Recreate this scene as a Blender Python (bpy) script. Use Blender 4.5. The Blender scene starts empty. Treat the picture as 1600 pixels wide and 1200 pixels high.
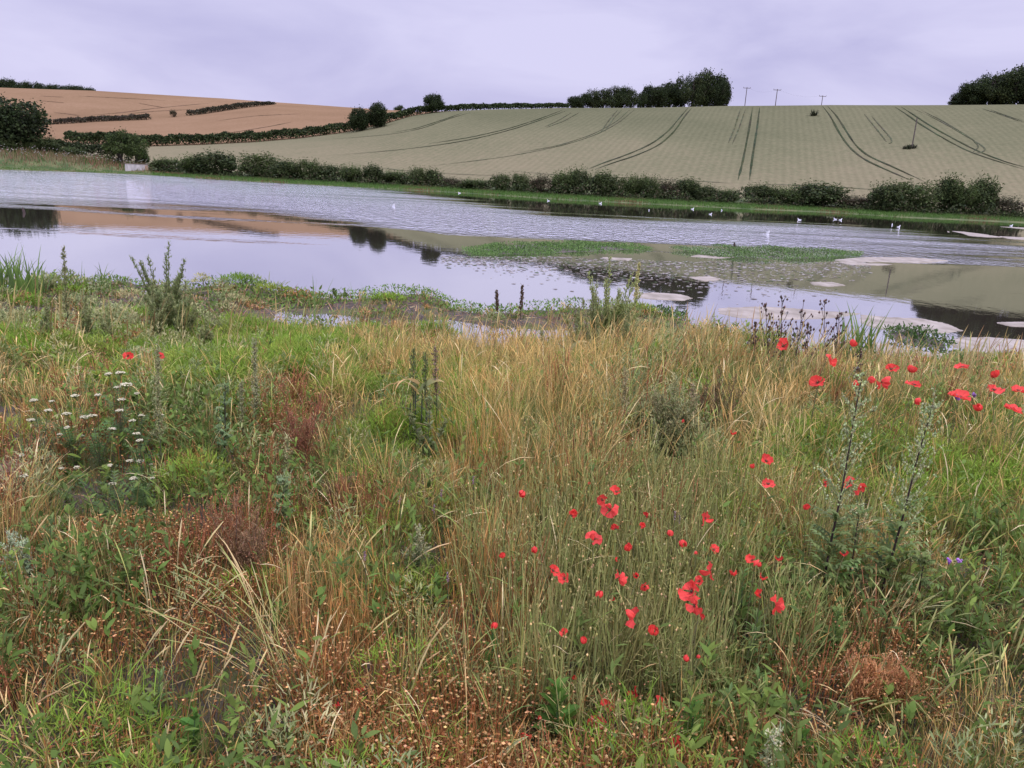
import bpy, math, random
import numpy as np
from math import radians, sin, cos, pi
rng = np.random.default_rng(11)
random.seed(5)
scene = bpy.context.scene
COL = scene.collection

# ------------------------------------------------------------------ camera
F = 1202.0; PITCH = math.atan(324.6/F); ROLL = radians(2.86)
CZ = 2.2
CAM = np.array([0.0, 0.0, CZ])
_f = np.array([0, cos(PITCH), -sin(PITCH)]); _r0 = np.array([1.0, 0, 0]); _u0 = np.array([0, sin(PITCH), cos(PITCH)])
_R = cos(ROLL)*_r0 + sin(ROLL)*_u0
_U = -sin(ROLL)*_r0 + cos(ROLL)*_u0
from mathutils import Matrix, Vector
cam_d = bpy.data.cameras.new("camera"); cam = bpy.data.objects.new("camera", cam_d); COL.objects.link(cam)
cam.matrix_world = Matrix(((_R[0], _U[0], -_f[0], 0), (_R[1], _U[1], -_f[1], 0), (_R[2], _U[2], -_f[2], CZ), (0, 0, 0, 1)))
cam_d.sensor_fit = 'HORIZONTAL'; cam_d.sensor_width = 36.0; cam_d.lens = 36.0*F/1600.0
cam_d.clip_start = 0.05; cam_d.clip_end = 6000
scene.camera = cam

# ------------------------------------------------------------------ light
SUN_EL, SUN_AZ = radians(52), radians(150)      # azimuth clockwise from +Y (north): behind, to the right
SUN_STRENGTH = 1.5
w = bpy.data.worlds.new("World"); scene.world = w; w.use_nodes = True
nt = w.node_tree; nt.nodes.clear(); N = nt.nodes.new; LK = nt.links.new
out = N('ShaderNodeOutputWorld'); bg = N('ShaderNodeBackground'); bg.inputs['Strength'].default_value = 0.1
sky = N('ShaderNodeTexSky'); sky.sky_type = 'NISHITA'; sky.sun_disc = False
sky.sun_elevation = SUN_EL; sky.sun_rotation = SUN_AZ; sky.air_density = 1.2; sky.dust_density = 3.0
tc = N('ShaderNodeTexCoord'); sep = N('ShaderNodeSeparateXYZ'); LK(tc.outputs['Generated'], sep.inputs[0])
mp = N('ShaderNodeMapping'); mp.inputs['Scale'].default_value = (1.0, 1.0, 3.2); LK(tc.outputs['Generated'], mp.inputs[0])
n1 = N('ShaderNodeTexNoise'); n1.inputs['Scale'].default_value = 3.1; n1.inputs['Detail'].default_value = 7; n1.inputs['Roughness'].default_value = 0.5
n1.inputs['Distortion'].default_value = 0.4
LK(mp.outputs[0], n1.inputs['Vector'])
cr = N('ShaderNodeValToRGB'); e = cr.color_ramp.elements
e[0].position = 0.34; e[0].color = (5.0, 4.82, 7.5, 1)
e[1].position = 0.62; e[1].color = (6.75, 6.5, 9.0, 1)
LK(n1.outputs['Fac'], cr.inputs[0])
gz = N('ShaderNodeMapRange'); gz.interpolation_type = 'SMOOTHSTEP'       # overcast: the zenith is brighter than the horizon
gz.inputs['From Min'].default_value = 0.22; gz.inputs['From Max'].default_value = 0.95
gz.inputs['To Min'].default_value = 1.0; gz.inputs['To Max'].default_value = 3.9
LK(sep.outputs['Z'], gz.inputs[0])
vm = N('ShaderNodeVectorMath'); vm.operation = 'SCALE'; LK(cr.outputs[0], vm.inputs[0]); LK(gz.outputs[0], vm.inputs['Scale'])
vs = N('ShaderNodeVectorMath'); vs.operation = 'SCALE'; vs.inputs['Scale'].default_value = 0.06; LK(sky.outputs[0], vs.inputs[0])
va = N('ShaderNodeVectorMath'); va.operation = 'ADD'; LK(vm.outputs[0], va.inputs[0]); LK(vs.outputs[0], va.inputs[1])
LK(va.outputs[0], bg.inputs['Color']); LK(bg.outputs[0], out.inputs['Surface'])
sd = bpy.data.lights.new("sun", 'SUN'); sd.energy = SUN_STRENGTH; sd.angle = radians(25); sd.color = (1.0, 0.95, 0.88)
so = bpy.data.objects.new("sun", sd); COL.objects.link(so)
sdir = Vector((sin(SUN_AZ)*cos(SUN_EL), cos(SUN_AZ)*cos(SUN_EL), sin(SUN_EL)))
so.rotation_euler = sdir.to_track_quat('Z', 'Y').to_euler()
vsn = scene.view_settings
vsn.view_transform = 'Standard'; vsn.look = 'None'; vsn.gamma = 1.0; vsn.use_curve_mapping = False; vsn.exposure = 0.0

# ------------------------------------------------------------------ pixel <-> world
def ray(px, py):
    px = np.asarray(px, float); py = np.asarray(py, float)
    d = _f + np.multiply.outer((px-800)/F, _R) + np.multiply.outer((600-py)/F, _U)
    return d
def at_z(px, py, z=0.0):
    d = ray(px, py); t = (z-CZ)/d[..., 2]
    return CAM + d*t[..., None]
def at_d(px, py, D):
    d = ray(px, py); h = np.hypot(d[..., 0], d[..., 1])
    return CAM + d*(np.asarray(D)/h)[..., None]
def az_el(px, py):
    d = ray(px, py); h = np.hypot(d[..., 0], d[..., 1])
    return np.arctan2(d[..., 0], d[..., 1]), d[..., 2]/h
def project(P):
    q = P-CAM; dz = q@_f
    dz = np.where(dz < 0.05, 0.05, dz)
    return 800+F*(q@_R)/dz, 600-F*(q@_U)/dz

# ------------------------------------------------------------------ mesh building
class MB:
    def __init__(s): s.v = []; s.q = []; s.t = []; s.c = []; s.n = 0
    def add(s, v, q=None, t=None, c=(1, 1, 1)):
        v = np.asarray(v, np.float32).reshape(-1, 3); m = len(v)
        c = np.broadcast_to(np.asarray(c, np.float32), (m, 3))
        if q is not None and len(q): s.q.append(np.asarray(q, np.int32).reshape(-1, 4)+s.n)
        if t is not None and len(t): s.t.append(np.asarray(t, np.int32).reshape(-1, 3)+s.n)
        s.v.append(v); s.c.append(c); s.n += m
    def mesh(s, name, m, smooth=True):
        me = bpy.data.meshes.new(name)
        v = np.concatenate(s.v) if s.v else np.zeros((0, 3), np.float32)
        c = np.concatenate(s.c) if s.c else np.zeros((0, 3), np.float32)
        q = np.concatenate(s.q) if s.q else np.zeros((0, 4), np.int32)
        t = np.concatenate(s.t) if s.t else np.zeros((0, 3), np.int32)
        me.vertices.add(len(v)); me.vertices.foreach_set('co', v.ravel())
        nl = q.size+t.size; me.loops.add(nl)
        me.loops.foreach_set('vertex_index', np.concatenate([q.ravel(), t.ravel()]).astype(np.int32))
        me.polygons.add(len(q)+len(t))
        st = np.concatenate([np.arange(len(q))*4, q.size+np.arange(len(t))*3]).astype(np.int32)
        me.polygons.foreach_set('loop_start', st)
        me.polygons.foreach_set('use_smooth', np.full(len(q)+len(t), smooth))
        a = me.color_attributes.new('Col', 'FLOAT_COLOR', 'POINT')
        a.data.foreach_set('color', np.concatenate([c, np.ones((len(c), 1), np.float32)], 1).ravel())
        me.update(calc_edges=True); me.validate()
        me.materials.append(m)
        return me
    def build(s, name, m, parent=None, smooth=True):
        o = bpy.data.objects.new(name, s.mesh(name, m, smooth)); COL.objects.link(o)
        if parent is not None: o.parent = parent
        return o
def ribbons(b, P, W, S, C):
    P = np.asarray(P); n, k, _ = P.shape
    if n == 0: return
    W = np.broadcast_to(W, (n, k)); S = np.asarray(S)
    if S.ndim == 2: S = S[:, None, :]
    C = np.asarray(C)
    if C.ndim == 1: C = np.broadcast_to(C, (n, k, 3))
    elif C.ndim == 2: C = np.broadcast_to(C[:, None, :], (n, k, 3))
    off = S*W[..., None]*0.5
    v = np.stack([P-off, P+off], 2)
    i = (np.arange(n)[:, None]*k+np.arange(k-1)[None])*2
    q = np.stack([i, i+1, i+3, i+2], -1)
    b.add(v.reshape(-1, 3), q.reshape(-1, 4), None, np.repeat(C[:, :, None, :], 2, 2).reshape(-1, 3))
def tubes(b, P, Rr, C, M=4):
    P = np.asarray(P, float); n, k, _ = P.shape
    if n == 0: return
    Rr = np.broadcast_to(Rr, (n, k)); C = np.asarray(C)
    if C.ndim == 1: C = np.broadcast_to(C, (n, k, 3))
    elif C.ndim == 2: C = np.broadcast_to(C[:, None, :], (n, k, 3))
    t = P[:, -1]-P[:, 0]; t /= np.linalg.norm(t, axis=1, keepdims=True)+1e-9
    ref = np.where(np.abs(t[:, 2:3]) > .8, np.array([[1.0, 0, 0]]), np.array([[0, 0, 1.0]]))
    u = np.cross(t, ref); u /= np.linalg.norm(u, axis=1, keepdims=True)+1e-9
    v = np.cross(t, u)
    a = np.arange(M)*2*pi/M
    ring = u[:, None, :]*np.cos(a)[None, :, None]+v[:, None, :]*np.sin(a)[None, :, None]
    V = P[:, :, None, :]+ring[:, None]*Rr[:, :, None, None]
    i = (np.arange(n)[:, None, None]*k+np.arange(k-1)[None, :, None])*M
    j = np.arange(M)[None, None, :]; j2 = (j+1) % M
    q = np.stack([i+j, i+j2, i+M+j2, i+M+j], -1)
    b.add(V.reshape(-1, 3), q.reshape(-1, 4), None, np.repeat(C[:, :, None, :], M, 2).reshape(-1, 3))
_oct = np.array([[1, 0, 0], [-1, 0, 0], [0, 1, 0], [0, -1, 0], [0, 0, 1], [0, 0, -1]], float)
_octt = np.array([[0, 2, 4], [2, 1, 4], [1, 3, 4], [3, 0, 4], [2, 0, 5], [1, 2, 5], [3, 1, 5], [0, 3, 5]])
def blobs(b, P, R, C):
    P = np.asarray(P, float).reshape(-1, 3); n = len(P)
    if n == 0: return
    R = np.asarray(R, float)
    if R.ndim == 0: R = np.full((n, 3), float(R))
    elif R.ndim == 1 and len(R) == n: R = np.repeat(R[:, None], 3, 1)
    R = np.broadcast_to(R, (n, 3))
    v = P[:, None]+_oct[None]*R[:, None]
    t = np.arange(n)[:, None, None]*6+_octt[None]
    C = np.broadcast_to(np.asarray(C, float), (n, 3))
    b.add(v.reshape(-1, 3), None, t.reshape(-1, 3), np.repeat(C[:, None], 6, 1).reshape(-1, 3))
def rnd(a, b, n=None): return rng.uniform(a, b, n)
def unit(v): return v/(np.linalg.norm(v, axis=-1, keepdims=True)+1e-9)
def dirs(n):
    return unit(rng.normal(size=(n, 3)))
def jit(c, n, s=.15, h=.06):
    c = np.asarray(c, float)
    return np.clip(c*(1+rng.normal(0, s, (n, 1)))*(1+rng.normal(0, h, (n, 3))), 0.004, .95)
def curves(base, L, az, lean, curl, K, wob=0.0):
    n = len(base); s = np.linspace(0, 1, K)
    th = lean[:, None]+curl[:, None]*s[None]**1.6
    a = az[:, None]+(rng.normal(0, wob, (n, K)).cumsum(1) if wob else 0)
    d = np.stack([np.sin(th)*np.cos(a), np.sin(th)*np.sin(a), np.cos(th)], -1)*(L[:, None, None]/(K-1))
    P = np.zeros((n, K, 3)); P[:, 1:] = d[:, :-1].cumsum(1)
    return P+base[:, None, :]

# ------------------------------------------------------------------ materials
def new_mat(name):
    m = bpy.data.materials.new(name); m.use_nodes = True; m.node_tree.nodes.clear(); return m
def leaf_mat(name, trans=0.3, tint=(1, 1, 1), rough=0.6, gloss=0.04, noise=0.0, nscale=30):
    m = new_mat(name); t = m.node_tree; n = t.nodes.new; L = t.links.new
    o = n('ShaderNodeOutputMaterial'); at = n('ShaderNodeAttribute'); at.attribute_name = 'Col'
    mul = n('ShaderNodeMix'); mul.data_type = 'RGBA'; mul.blend_type = 'MULTIPLY'; mul.inputs[0].default_value = 1
    L(at.outputs['Color'], mul.inputs[6]); mul.inputs[7].default_value = (*tint, 1)
    c = mul.outputs[2]
    if noise:
        tx = n('ShaderNodeTexNoise'); tx.inputs['Scale'].default_value = nscale; tx.inputs['Detail'].default_value = 4
        g = n('ShaderNodeNewGeometry'); L(g.outputs['Position'], tx.inputs['Vector'])
        mr = n('ShaderNodeMapRange'); mr.inputs['From Min'].default_value = .25; mr.inputs['From Max'].default_value = .75
        mr.inputs['To Min'].default_value = 1-noise; mr.inputs['To Max'].default_value = 1+noise
        L(tx.outputs['Fac'], mr.inputs[0])
        sc = n('ShaderNodeVectorMath'); sc.operation = 'SCALE'; L(c, sc.inputs[0]); L(mr.outputs[0], sc.inputs['Scale']); c = sc.outputs[0]
    pb = n('ShaderNodeBsdfPrincipled'); L(c, pb.inputs['Base Color']); pb.inputs['Roughness'].default_value = rough
    pb.inputs['Specular IOR Level'].default_value = gloss*5
    if trans > 0:
        tr = n('ShaderNodeBsdfTranslucent'); L(c, tr.inputs['Color'])
        mx = n('ShaderNodeMixShader'); mx.inputs[0].default_value = trans
        L(pb.outputs[0], mx.inputs[1]); L(tr.outputs[0], mx.inputs[2]); L(mx.outputs[0], o.inputs[0])
    else: L(pb.outputs[0], o.inputs[0])
    return m
M_LEAF = leaf_mat('foliage', 0.3, gloss=.015)
M_NEAR = leaf_mat('near_foliage', 0.36, tint=(2.1, 2.0, 1.4), gloss=.02)
M_NGRASS = leaf_mat('near_grass', 0.36, tint=(1.80, 1.74, 1.46), gloss=.03)
M_GRASS = leaf_mat('grass_blades', 0.3)
M_STEM = leaf_mat('stem', 0.0, noise=.2, nscale=60)
M_PETAL = leaf_mat('petal', 0.4, rough=.55, gloss=.05)
M_BARK = leaf_mat('bark', 0.0, noise=.35, nscale=6, rough=.9)
M_FEATHER = leaf_mat('feathers', 0.0, rough=.7)
def solid_mat(name, c1, c2, scale=8, rough=.9, bump=0.0, detail=5, stretch=None):
    m = new_mat(name); t = m.node_tree; n = t.nodes.new; L = t.links.new
    o = n('ShaderNodeOutputMaterial'); pb = n('ShaderNodeBsdfPrincipled'); L(pb.outputs[0], o.inputs[0])
    g = n('ShaderNodeNewGeometry'); tx = n('ShaderNodeTexNoise'); tx.inputs['Scale'].default_value = scale; tx.inputs['Detail'].default_value = detail
    if stretch:
        mp = n('ShaderNodeMapping'); mp.inputs['Scale'].default_value = stretch; L(g.outputs['Position'], mp.inputs[0]); L(mp.outputs[0], tx.inputs['Vector'])
    else: L(g.outputs['Position'], tx.inputs['Vector'])
    r = n('ShaderNodeValToRGB'); r.color_ramp.elements[0].position = .35; r.color_ramp.elements[1].position = .65
    r.color_ramp.elements[0].color = (*c1, 1); r.color_ramp.elements[1].color = (*c2, 1)
    L(tx.outputs['Fac'], r.inputs[0]); L(r.outputs[0], pb.inputs['Base Color']); pb.inputs['Roughness'].default_value = rough
    pb.inputs['Specular IOR Level'].default_value = .2
    if bump:
        bp = n('ShaderNodeBump'); bp.inputs['Strength'].default_value = bump; bp.inputs['Distance'].default_value = .05
        L(tx.outputs['Fac'], bp.inputs['Height']); L(bp.outputs[0], pb.inputs['Normal'])
    return m

# ------------------------------------------------------------------ naming helpers
def tag(o, label=None, cat=None, group=None, kind=None):
    if label: o['label'] = label
    if cat: o['category'] = cat
    if group: o['group'] = group
    if kind: o['kind'] = kind
    return o
def thing(name, loc, label, cat, group=None, rz=0.0):
    o = bpy.data.objects.new(name, None); COL.objects.link(o); o.location = loc; o.rotation_euler = (0, 0, rz)
    o.empty_display_size = .1
    return tag(o, label, cat, group)
def put(name, mesh, parent, loc=(0, 0, 0), rot=(0, 0, 0), scale=(1, 1, 1)):
    o = bpy.data.objects.new(name, mesh); COL.objects.link(o); o.parent = parent
    o.location = loc; o.rotation_euler = rot; o.scale = scale
    return o

# ------------------------------------------------------------------ far terrain (pond's far bank, two fields, hill crest)
def curve_az(pts):
    p = np.array(pts, float); a, e = az_el(p[:, 0], p[:, 1]); return a, e, p
AZ = np.linspace(-radians(62), radians(62), 260)
def knot_px(pts, dpts):
    """pixel curve (px,py) + distance table (px,d) -> d(AZ), z(AZ)"""
    a, e, p = curve_az(pts)
    d = np.interp(p[:, 0], [q[0] for q in dpts], [q[1] for q in dpts])
    z = CZ+e*d
    return np.interp(AZ, a, d), np.interp(AZ, a, z)
SHORE = [(-700, 228), (0, 265), (200, 272), (400, 284), (540, 292), (700, 300), (880, 312), (1000, 318), (1180, 327), (1300, 332), (1420, 340), (1600, 348), (2300, 385)]
sp = np.array(SHORE, float); sP = at_z(sp[:, 0], sp[:, 1], 0)
a_s = np.arctan2(sP[:, 0], sP[:, 1]); d_s = np.hypot(sP[:, 0], sP[:, 1])
dsh = np.interp(AZ, a_s, d_s)
k0 = (dsh-3, np.full_like(AZ, -.5)); k1 = (dsh, np.full_like(AZ, 0.0))
k1b = (dsh+2.5, np.full_like(AZ, .22))
_al = float(az_el(260, 250)[0]); _lf = np.clip((_al-AZ)/.12, 0, 1)      # the bank stands higher at the left
k2 = (dsh+5, .38+.75*_lf)
k3 = (dsh+13, .95+1.35*_lf)
GA = [(-600, 215), (0, 224), (100, 223), (230, 229), (320, 226), (400, 222), (470, 216), (540, 207), (600, 194), (640, 182), (680, 175), (760, 171), (880, 168.5), (1000, 168.5), (1130, 166), (1300, 164.5), (1600, 163), (2300, 160)]
DA = [(-600, 165), (100, 165), (400, 180), (540, 190), (660, 200), (880, 206), (1600, 206), (2300, 206)]
k5 = knot_px(GA, DA)
k4 = (k3[0]+(k5[0]-k3[0])*.52, k3[1]+(k5[1]-k3[1])*.56)
GB = [(-600, 196), (60, 195), (150, 190), (230, 187), (270, 183), (320, 178), (390, 167.5), (430, 163), (500, 167.5), (560, 171), (640, 175), (700, 176), (900, 174), (1600, 170), (2300, 170)]
DB = [(-600, 255), (100, 255), (300, 285), (430, 310), (560, 300), (700, 236), (2300, 236)]
k6 = knot_px(GB, DB)
GC = [(-600, 122), (0, 138.5), (70, 141), (150, 143.5), (250, 149.5), (350, 155.5), (430, 161.5), (500, 166), (560, 170), (640, 175.5), (700, 182), (900, 184), (1600, 180), (2300, 180)]
DC = [(-600, 380), (100, 385), (350, 370), (560, 330), (700, 275), (2300, 275)]
k7 = knot_px(GC, DC)
k8 = (k7[0]+90, k7[1]-3.5); k9 = (k7[0]+500, k7[1]-60)
KN = [k0, k1, k1b, k2, k3, k4, k5, k6, k7, k8, k9]
NR = [3, 3, 3, 4, 14, 16, 12, 12, 6, 6]
def pchip_cols(D, Z, ns):
    """monotone cubic over knots; D,Z (nk,na)"""
    h = np.diff(D, axis=0); m = np.diff(Z, axis=0)/h
    dl = np.zeros_like(Z)
    w1 = 2*h[1:]+h[:-1]; w2 = h[1:]+2*h[:-1]
    ok = (m[:-1]*m[1:]) > 0
    with np.errstate(divide='ignore', invalid='ignore'):
        dl[1:-1] = np.where(ok, (w1+w2)/(w1/m[:-1]+w2/m[1:]), 0)
    dl[0] = m[0]; dl[-1] = m[-1]
    rd, rz, seg = [], [], []
    for i, nn in enumerate(ns):
        for j in range(nn):
            t = j/nn
            rd.append(D[i]+h[i]*t)
            h00 = 2*t**3-3*t**2+1; h10 = t**3-2*t**2+t; h01 = -2*t**3+3*t**2; h11 = t**3-t**2
            rz.append(h00*Z[i]+h10*h[i]*dl[i]+h01*Z[i+1]+h11*h[i]*dl[i+1]); seg.append(i)
    rd.append(D[-1]); rz.append(Z[-1]); seg.append(len(ns)-1)
    return np.array(rd), np.array(rz), np.array(seg)
TD, TZ, TS = pchip_cols(np.array([k[0] for k in KN]), np.array([k[1] for k in KN]), NR)
def H(x, y):
    a = np.arctan2(x, y); d = np.hypot(x, y)
    f = np.clip((a-AZ[0])/(AZ[1]-AZ[0]), 0, len(AZ)-1.001); i = int(f); t = f-i
    return (1-t)*np.interp(d, TD[:, i], TZ[:, i])+t*np.interp(d, TD[:, i+1], TZ[:, i+1])
def hit(px, py):
    a, el = az_el(px, py); a = float(a); el = float(el)
    f = np.clip((a-AZ[0])/(AZ[1]-AZ[0]), 0, len(AZ)-1.001); i = int(f); t = f-i
    D = (1-t)*TD[:, i]+t*TD[:, i+1]; Z = (1-t)*TZ[:, i]+t*TZ[:, i+1]
    E = (Z-CZ)/D
    for j in range(4, len(D)):
        if E[j] >= el and E[j-1] < el:
            s = (el-E[j-1])/(E[j]-E[j-1]); d = D[j-1]+s*(D[j]-D[j-1]); break
    else: d = TD[np.argmax(E), i]
    return np.array([d*sin(a), d*cos(a), CZ+el*d])
def on_far(px, D):
    """point on the terrain at horizontal distance D in the direction of pixel column px"""
    a, _ = az_el(px, 230); x, y = D*sin(float(a)), D*cos(float(a)); return np.array([x, y, H(x, y)])
def terrain_part(name, r0, r1, m, smooth=True):
    b = MB(); d = TD[r0:r1+1]; z = TZ[r0:r1+1]; n = d.shape[0]; k = len(AZ)
    V = np.stack([d*np.sin(AZ), d*np.cos(AZ), z], -1)
    i = np.arange(n-1)[:, None]*k+np.arange(k-1)[None]
    b.add(V.reshape(-1, 3), np.stack([i, i+1, i+k+1, i+k], -1).reshape(-1, 4))
    return tag(b.build(name, m, None, smooth), kind='structure')
cs = np.concatenate([[0], np.cumsum(NR)])

def field_mat(name, ramp, rowdir=None, rowscale=0, big=.02, rowamt=.12, ripe=False):
    m = new_mat(name); t = m.node_tree; n = t.nodes.new; L = t.links.new
    o = n('ShaderNodeOutputMaterial'); pb = n('ShaderNodeBsdfPrincipled'); L(pb.outputs[0], o.inputs[0]); pb.inputs['Roughness'].default_value = 1; pb.inputs['Specular IOR Level'].default_value = 0
    g = n('ShaderNodeNewGeometry')
    nb = n('ShaderNodeTexNoise'); nb.inputs['Scale'].default_value = big; nb.inputs['Detail'].default_value = 6; nb.inputs['Roughness'].default_value = .6; L(g.outputs['Position'], nb.inputs['Vector'])
    ns = n('ShaderNodeTexNoise'); ns.inputs['Scale'].default_value = 1.3; ns.inputs['Detail'].default_value = 5; ns.inputs['Roughness'].default_value = .8
    L(g.outputs['Position'], ns.inputs['Vector'])
    a = n('ShaderNodeMath'); a.operation = 'MULTIPLY_ADD'; a.inputs[1].default_value = .62; L(ns.outputs['Fac'], a.inputs[0]); 
    b2 = n('ShaderNodeMath'); b2.operation = 'MULTIPLY'; b2.inputs[1].default_value = .55; L(nb.outputs['Fac'], b2.inputs[0]); L(b2.outputs[0], a.inputs[2])
    r = n('ShaderNodeValToRGB'); el = r.color_ramp.elements
    el[0].position = .40; el[0].color = (*ramp[0], 1); el[1].position = .78; el[1].color = (*ramp[-1], 1)
    if len(ramp) == 3: x = el.new(.59); x.color = (*ramp[1], 1)
    fac = a.outputs[0]
    if ripe:      # the crop low on the slope is riper and paler
        sx = n('ShaderNodeSeparateXYZ'); L(g.outputs['Position'], sx.inputs[0])
        mz = n('ShaderNodeMapRange'); mz.inputs['From Min'].default_value = 1; mz.inputs['From Max'].default_value = 15; mz.inputs['To Min'].default_value = .16; mz.inputs['To Max'].default_value = -.10
        L(sx.outputs['Z'], mz.inputs[0]); ra = n('ShaderNodeMath'); L(fac, ra.inputs[0]); L(mz.outputs[0], ra.inputs[1]); fac = ra.outputs[0]
    L(fac, r.inputs[0]); c = r.outputs[0]
    if rowscale:
        mp = n('ShaderNodeMapping'); mp.inputs['Rotation'].default_value = (0, 0, rowdir); L(g.outputs['Position'], mp.inputs[0])
        wv = n('ShaderNodeTexWave'); wv.wave_type = 'BANDS'; wv.bands_direction = 'X'; wv.inputs['Scale'].default_value = rowscale
        wv.inputs['Distortion'].default_value = .6; wv.inputs['Detail'].default_value = 2; wv.inputs['Detail Scale'].default_value = .3; L(mp.outputs[0], wv.inputs['Vector'])
        mr = n('ShaderNodeMapRange'); mr.inputs['To Min'].default_value = 1-rowamt; mr.inputs['To Max'].default_value = 1+rowamt*.6; L(wv.outputs['Fac'], mr.inputs[0])
        sc = n('ShaderNodeVectorMath'); sc.operation = 'SCALE'; L(c, sc.inputs[0]); L(mr.outputs[0], sc.inputs['Scale']); c = sc.outputs[0]
    L(c, pb.inputs['Base Color']); return m
M_GREENF = field_mat('ripening_crop', [(.094, .099, .053), (.134, .132, .073), (.188, .165, .098)], radians(16.5), .28, rowamt=.055, ripe=True)
M_GOLDF = field_mat('golden_crop', [(.155, .102, .056), (.203, .132, .073), (.25, .166, .098)], radians(60), .16, big=.03, rowamt=.10)
M_BANK = solid_mat('bank_turf', (.045, .075, .02), (.12, .13, .05), scale=.6)
terrain_part('far_bank', 0, cs[4], M_BANK)
terrain_part('crop_field', cs[4], cs[6], M_GREENF)
terrain_part('golden_field', cs[6], cs[10], M_GOLDF)
# ground sheet under everything, out to the horizon
b = MB(); R_ = 3000.0
b.add([(-R_, -R_, -1.2), (R_, -R_, -1.2), (R_, R_, -1.2), (-R_, R_, -1.2)], [(0, 1, 2, 3)])
tag(b.build('ground', solid_mat('earth', (.08, .09, .04), (.14, .13, .07), scale=.02)), kind='structure')

# wheel tracks in the crop: thin dark strips of flattened crop lying on the field
TR = [[(1187,168),(1183,200),(1175,250),(1171,282)], [(1176,168),(1170,205),(1160,255),(1153,282)],
      [(1165,170),(1155,200),(1144,226)], [(1157,170),(1148,200),(1138,224)],
      [(1081,169),(1070,181),(1055,205),(1030,228),(990,245),(960,254),(930,265)], [(1075,169),(1062,184),(1045,205),(1018,226),(975,244),(945,254),(918,265)],
      [(992,171),(970,190),(935,210),(880,228),(800,244),(740,252),(670,260)], [(985,171),(962,191),(925,211),(872,228),(800,241)],
      [(972,171),(958,186),(945,206)], [(965,172),(950,190),(938,208)],
      [(888,172),(850,186),(800,203),(740,218),(680,228),(600,237),(520,243)], [(880,172),(840,187),(792,202),(735,215),(670,225)],
      [(735,176),(700,186),(660,201),(620,209),(570,214),(500,219)], [(722,177),(690,188),(650,201),(610,208)],
      [(893,176),(870,190),(850,199)], [(905,176),(880,190),(852,200)],
      [(1285,166),(1298,182),(1312,210),(1328,232),(1350,250),(1390,268),(1425,283)], [(1293,166),(1308,182),(1322,205),(1336,227),(1355,244),(1395,261),(1448,286)],
      [(1350,178),(1368,200),(1380,215),(1385,222)], [(1362,182),(1378,200),(1392,216),(1394,223),(1388,225)],
      [(1398,167),(1415,178),(1440,196),(1480,220),(1515,238),(1560,253),(1600,265)], [(1408,167),(1428,180),(1455,198),(1495,220),(1530,238),(1575,255),(1604,262)],
      [(1427,170),(1465,187),(1510,213),(1535,228),(1541,235),(1530,240),(1515,238)], [(1440,173),(1475,190),(1520,218),(1530,230),(1520,238)],
      [(1535,170),(1560,178),(1600,192)], [(1548,172),(1570,180),(1600,190)]]
FAINT = {2, 3, 6, 7, 8, 9, 14, 15, 18, 19, 22, 23, 24, 25}
TR += [[(800,268),(900,276),(1000,279),(1100,284),(1145,287)], [(560,258),(620,266),(700,272),(800,276)], [(1190,288),(1300,292),(1400,299)]]; FAINT |= {26, 27, 28}
TR += [[(57,157),(80,159),(101,161)], [(84,176),(105,178),(125,181)], [(145,180),(192,176),(236,170),(285,165),(331,161)], [(216,161),(236,165),(256,168)], [(330,212),(371,206),(420,198),(455,191)], [(200,178),(240,174),(300,171)], [(120,150),(180,153),(260,157)], [(62,150),(100,152)], [(330,190),(400,181),(470,178)]]
b = MB()
for ti, tr in enumerate(TR):
    p = np.array(tr, float); s = np.linspace(0, 1, 26); u = np.linspace(0, 1, len(p)); fa = ti in FAINT; gold = ti >= 29
    qx = np.interp(s, u, p[:, 0]); qy = np.interp(s, u, p[:, 1])
    for _ in range(3): qx[1:-1] = (qx[:-2]+qx[1:-1]*2+qx[2:])/4; qy[1:-1] = (qy[:-2]+qy[1:-1]*2+qy[2:])/4
    W = np.array([hit(x, y) for x, y in zip(qx, qy)])
    tg = np.gradient(W, axis=0); sd_ = unit(np.stack([tg[:, 1], -tg[:, 0], 0*tg[:, 0]], -1))
    n = len(W); wd = (.11 if fa else .16)*(2.0 if gold else 1)*np.minimum(1, np.minimum(np.arange(n), np.arange(n)[::-1])/5+.15)*(1+rng.normal(0, .18, n))
    L0 = W-sd_*wd[:, None]; R0 = W+sd_*wd[:, None]
    for A_ in (L0, R0):
        for q in A_: q[2] = H(q[0], q[1])+.07
    V = np.stack([L0, R0], 1).reshape(-1, 3); i = np.arange(n-1)*2
    c = (.13, .085, .05) if gold else ((.075, .08, .047) if fa else (.042, .05, .028))
    b.add(V, np.stack([i, i+1, i+3, i+2], -1), None, np.repeat(jit(c, n, .15), 2, 0))
tag(b.build('field_tracks', leaf_mat('crushed_crop', 0, noise=.3, nscale=.8, rough=1, gloss=0)), kind='structure')

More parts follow.
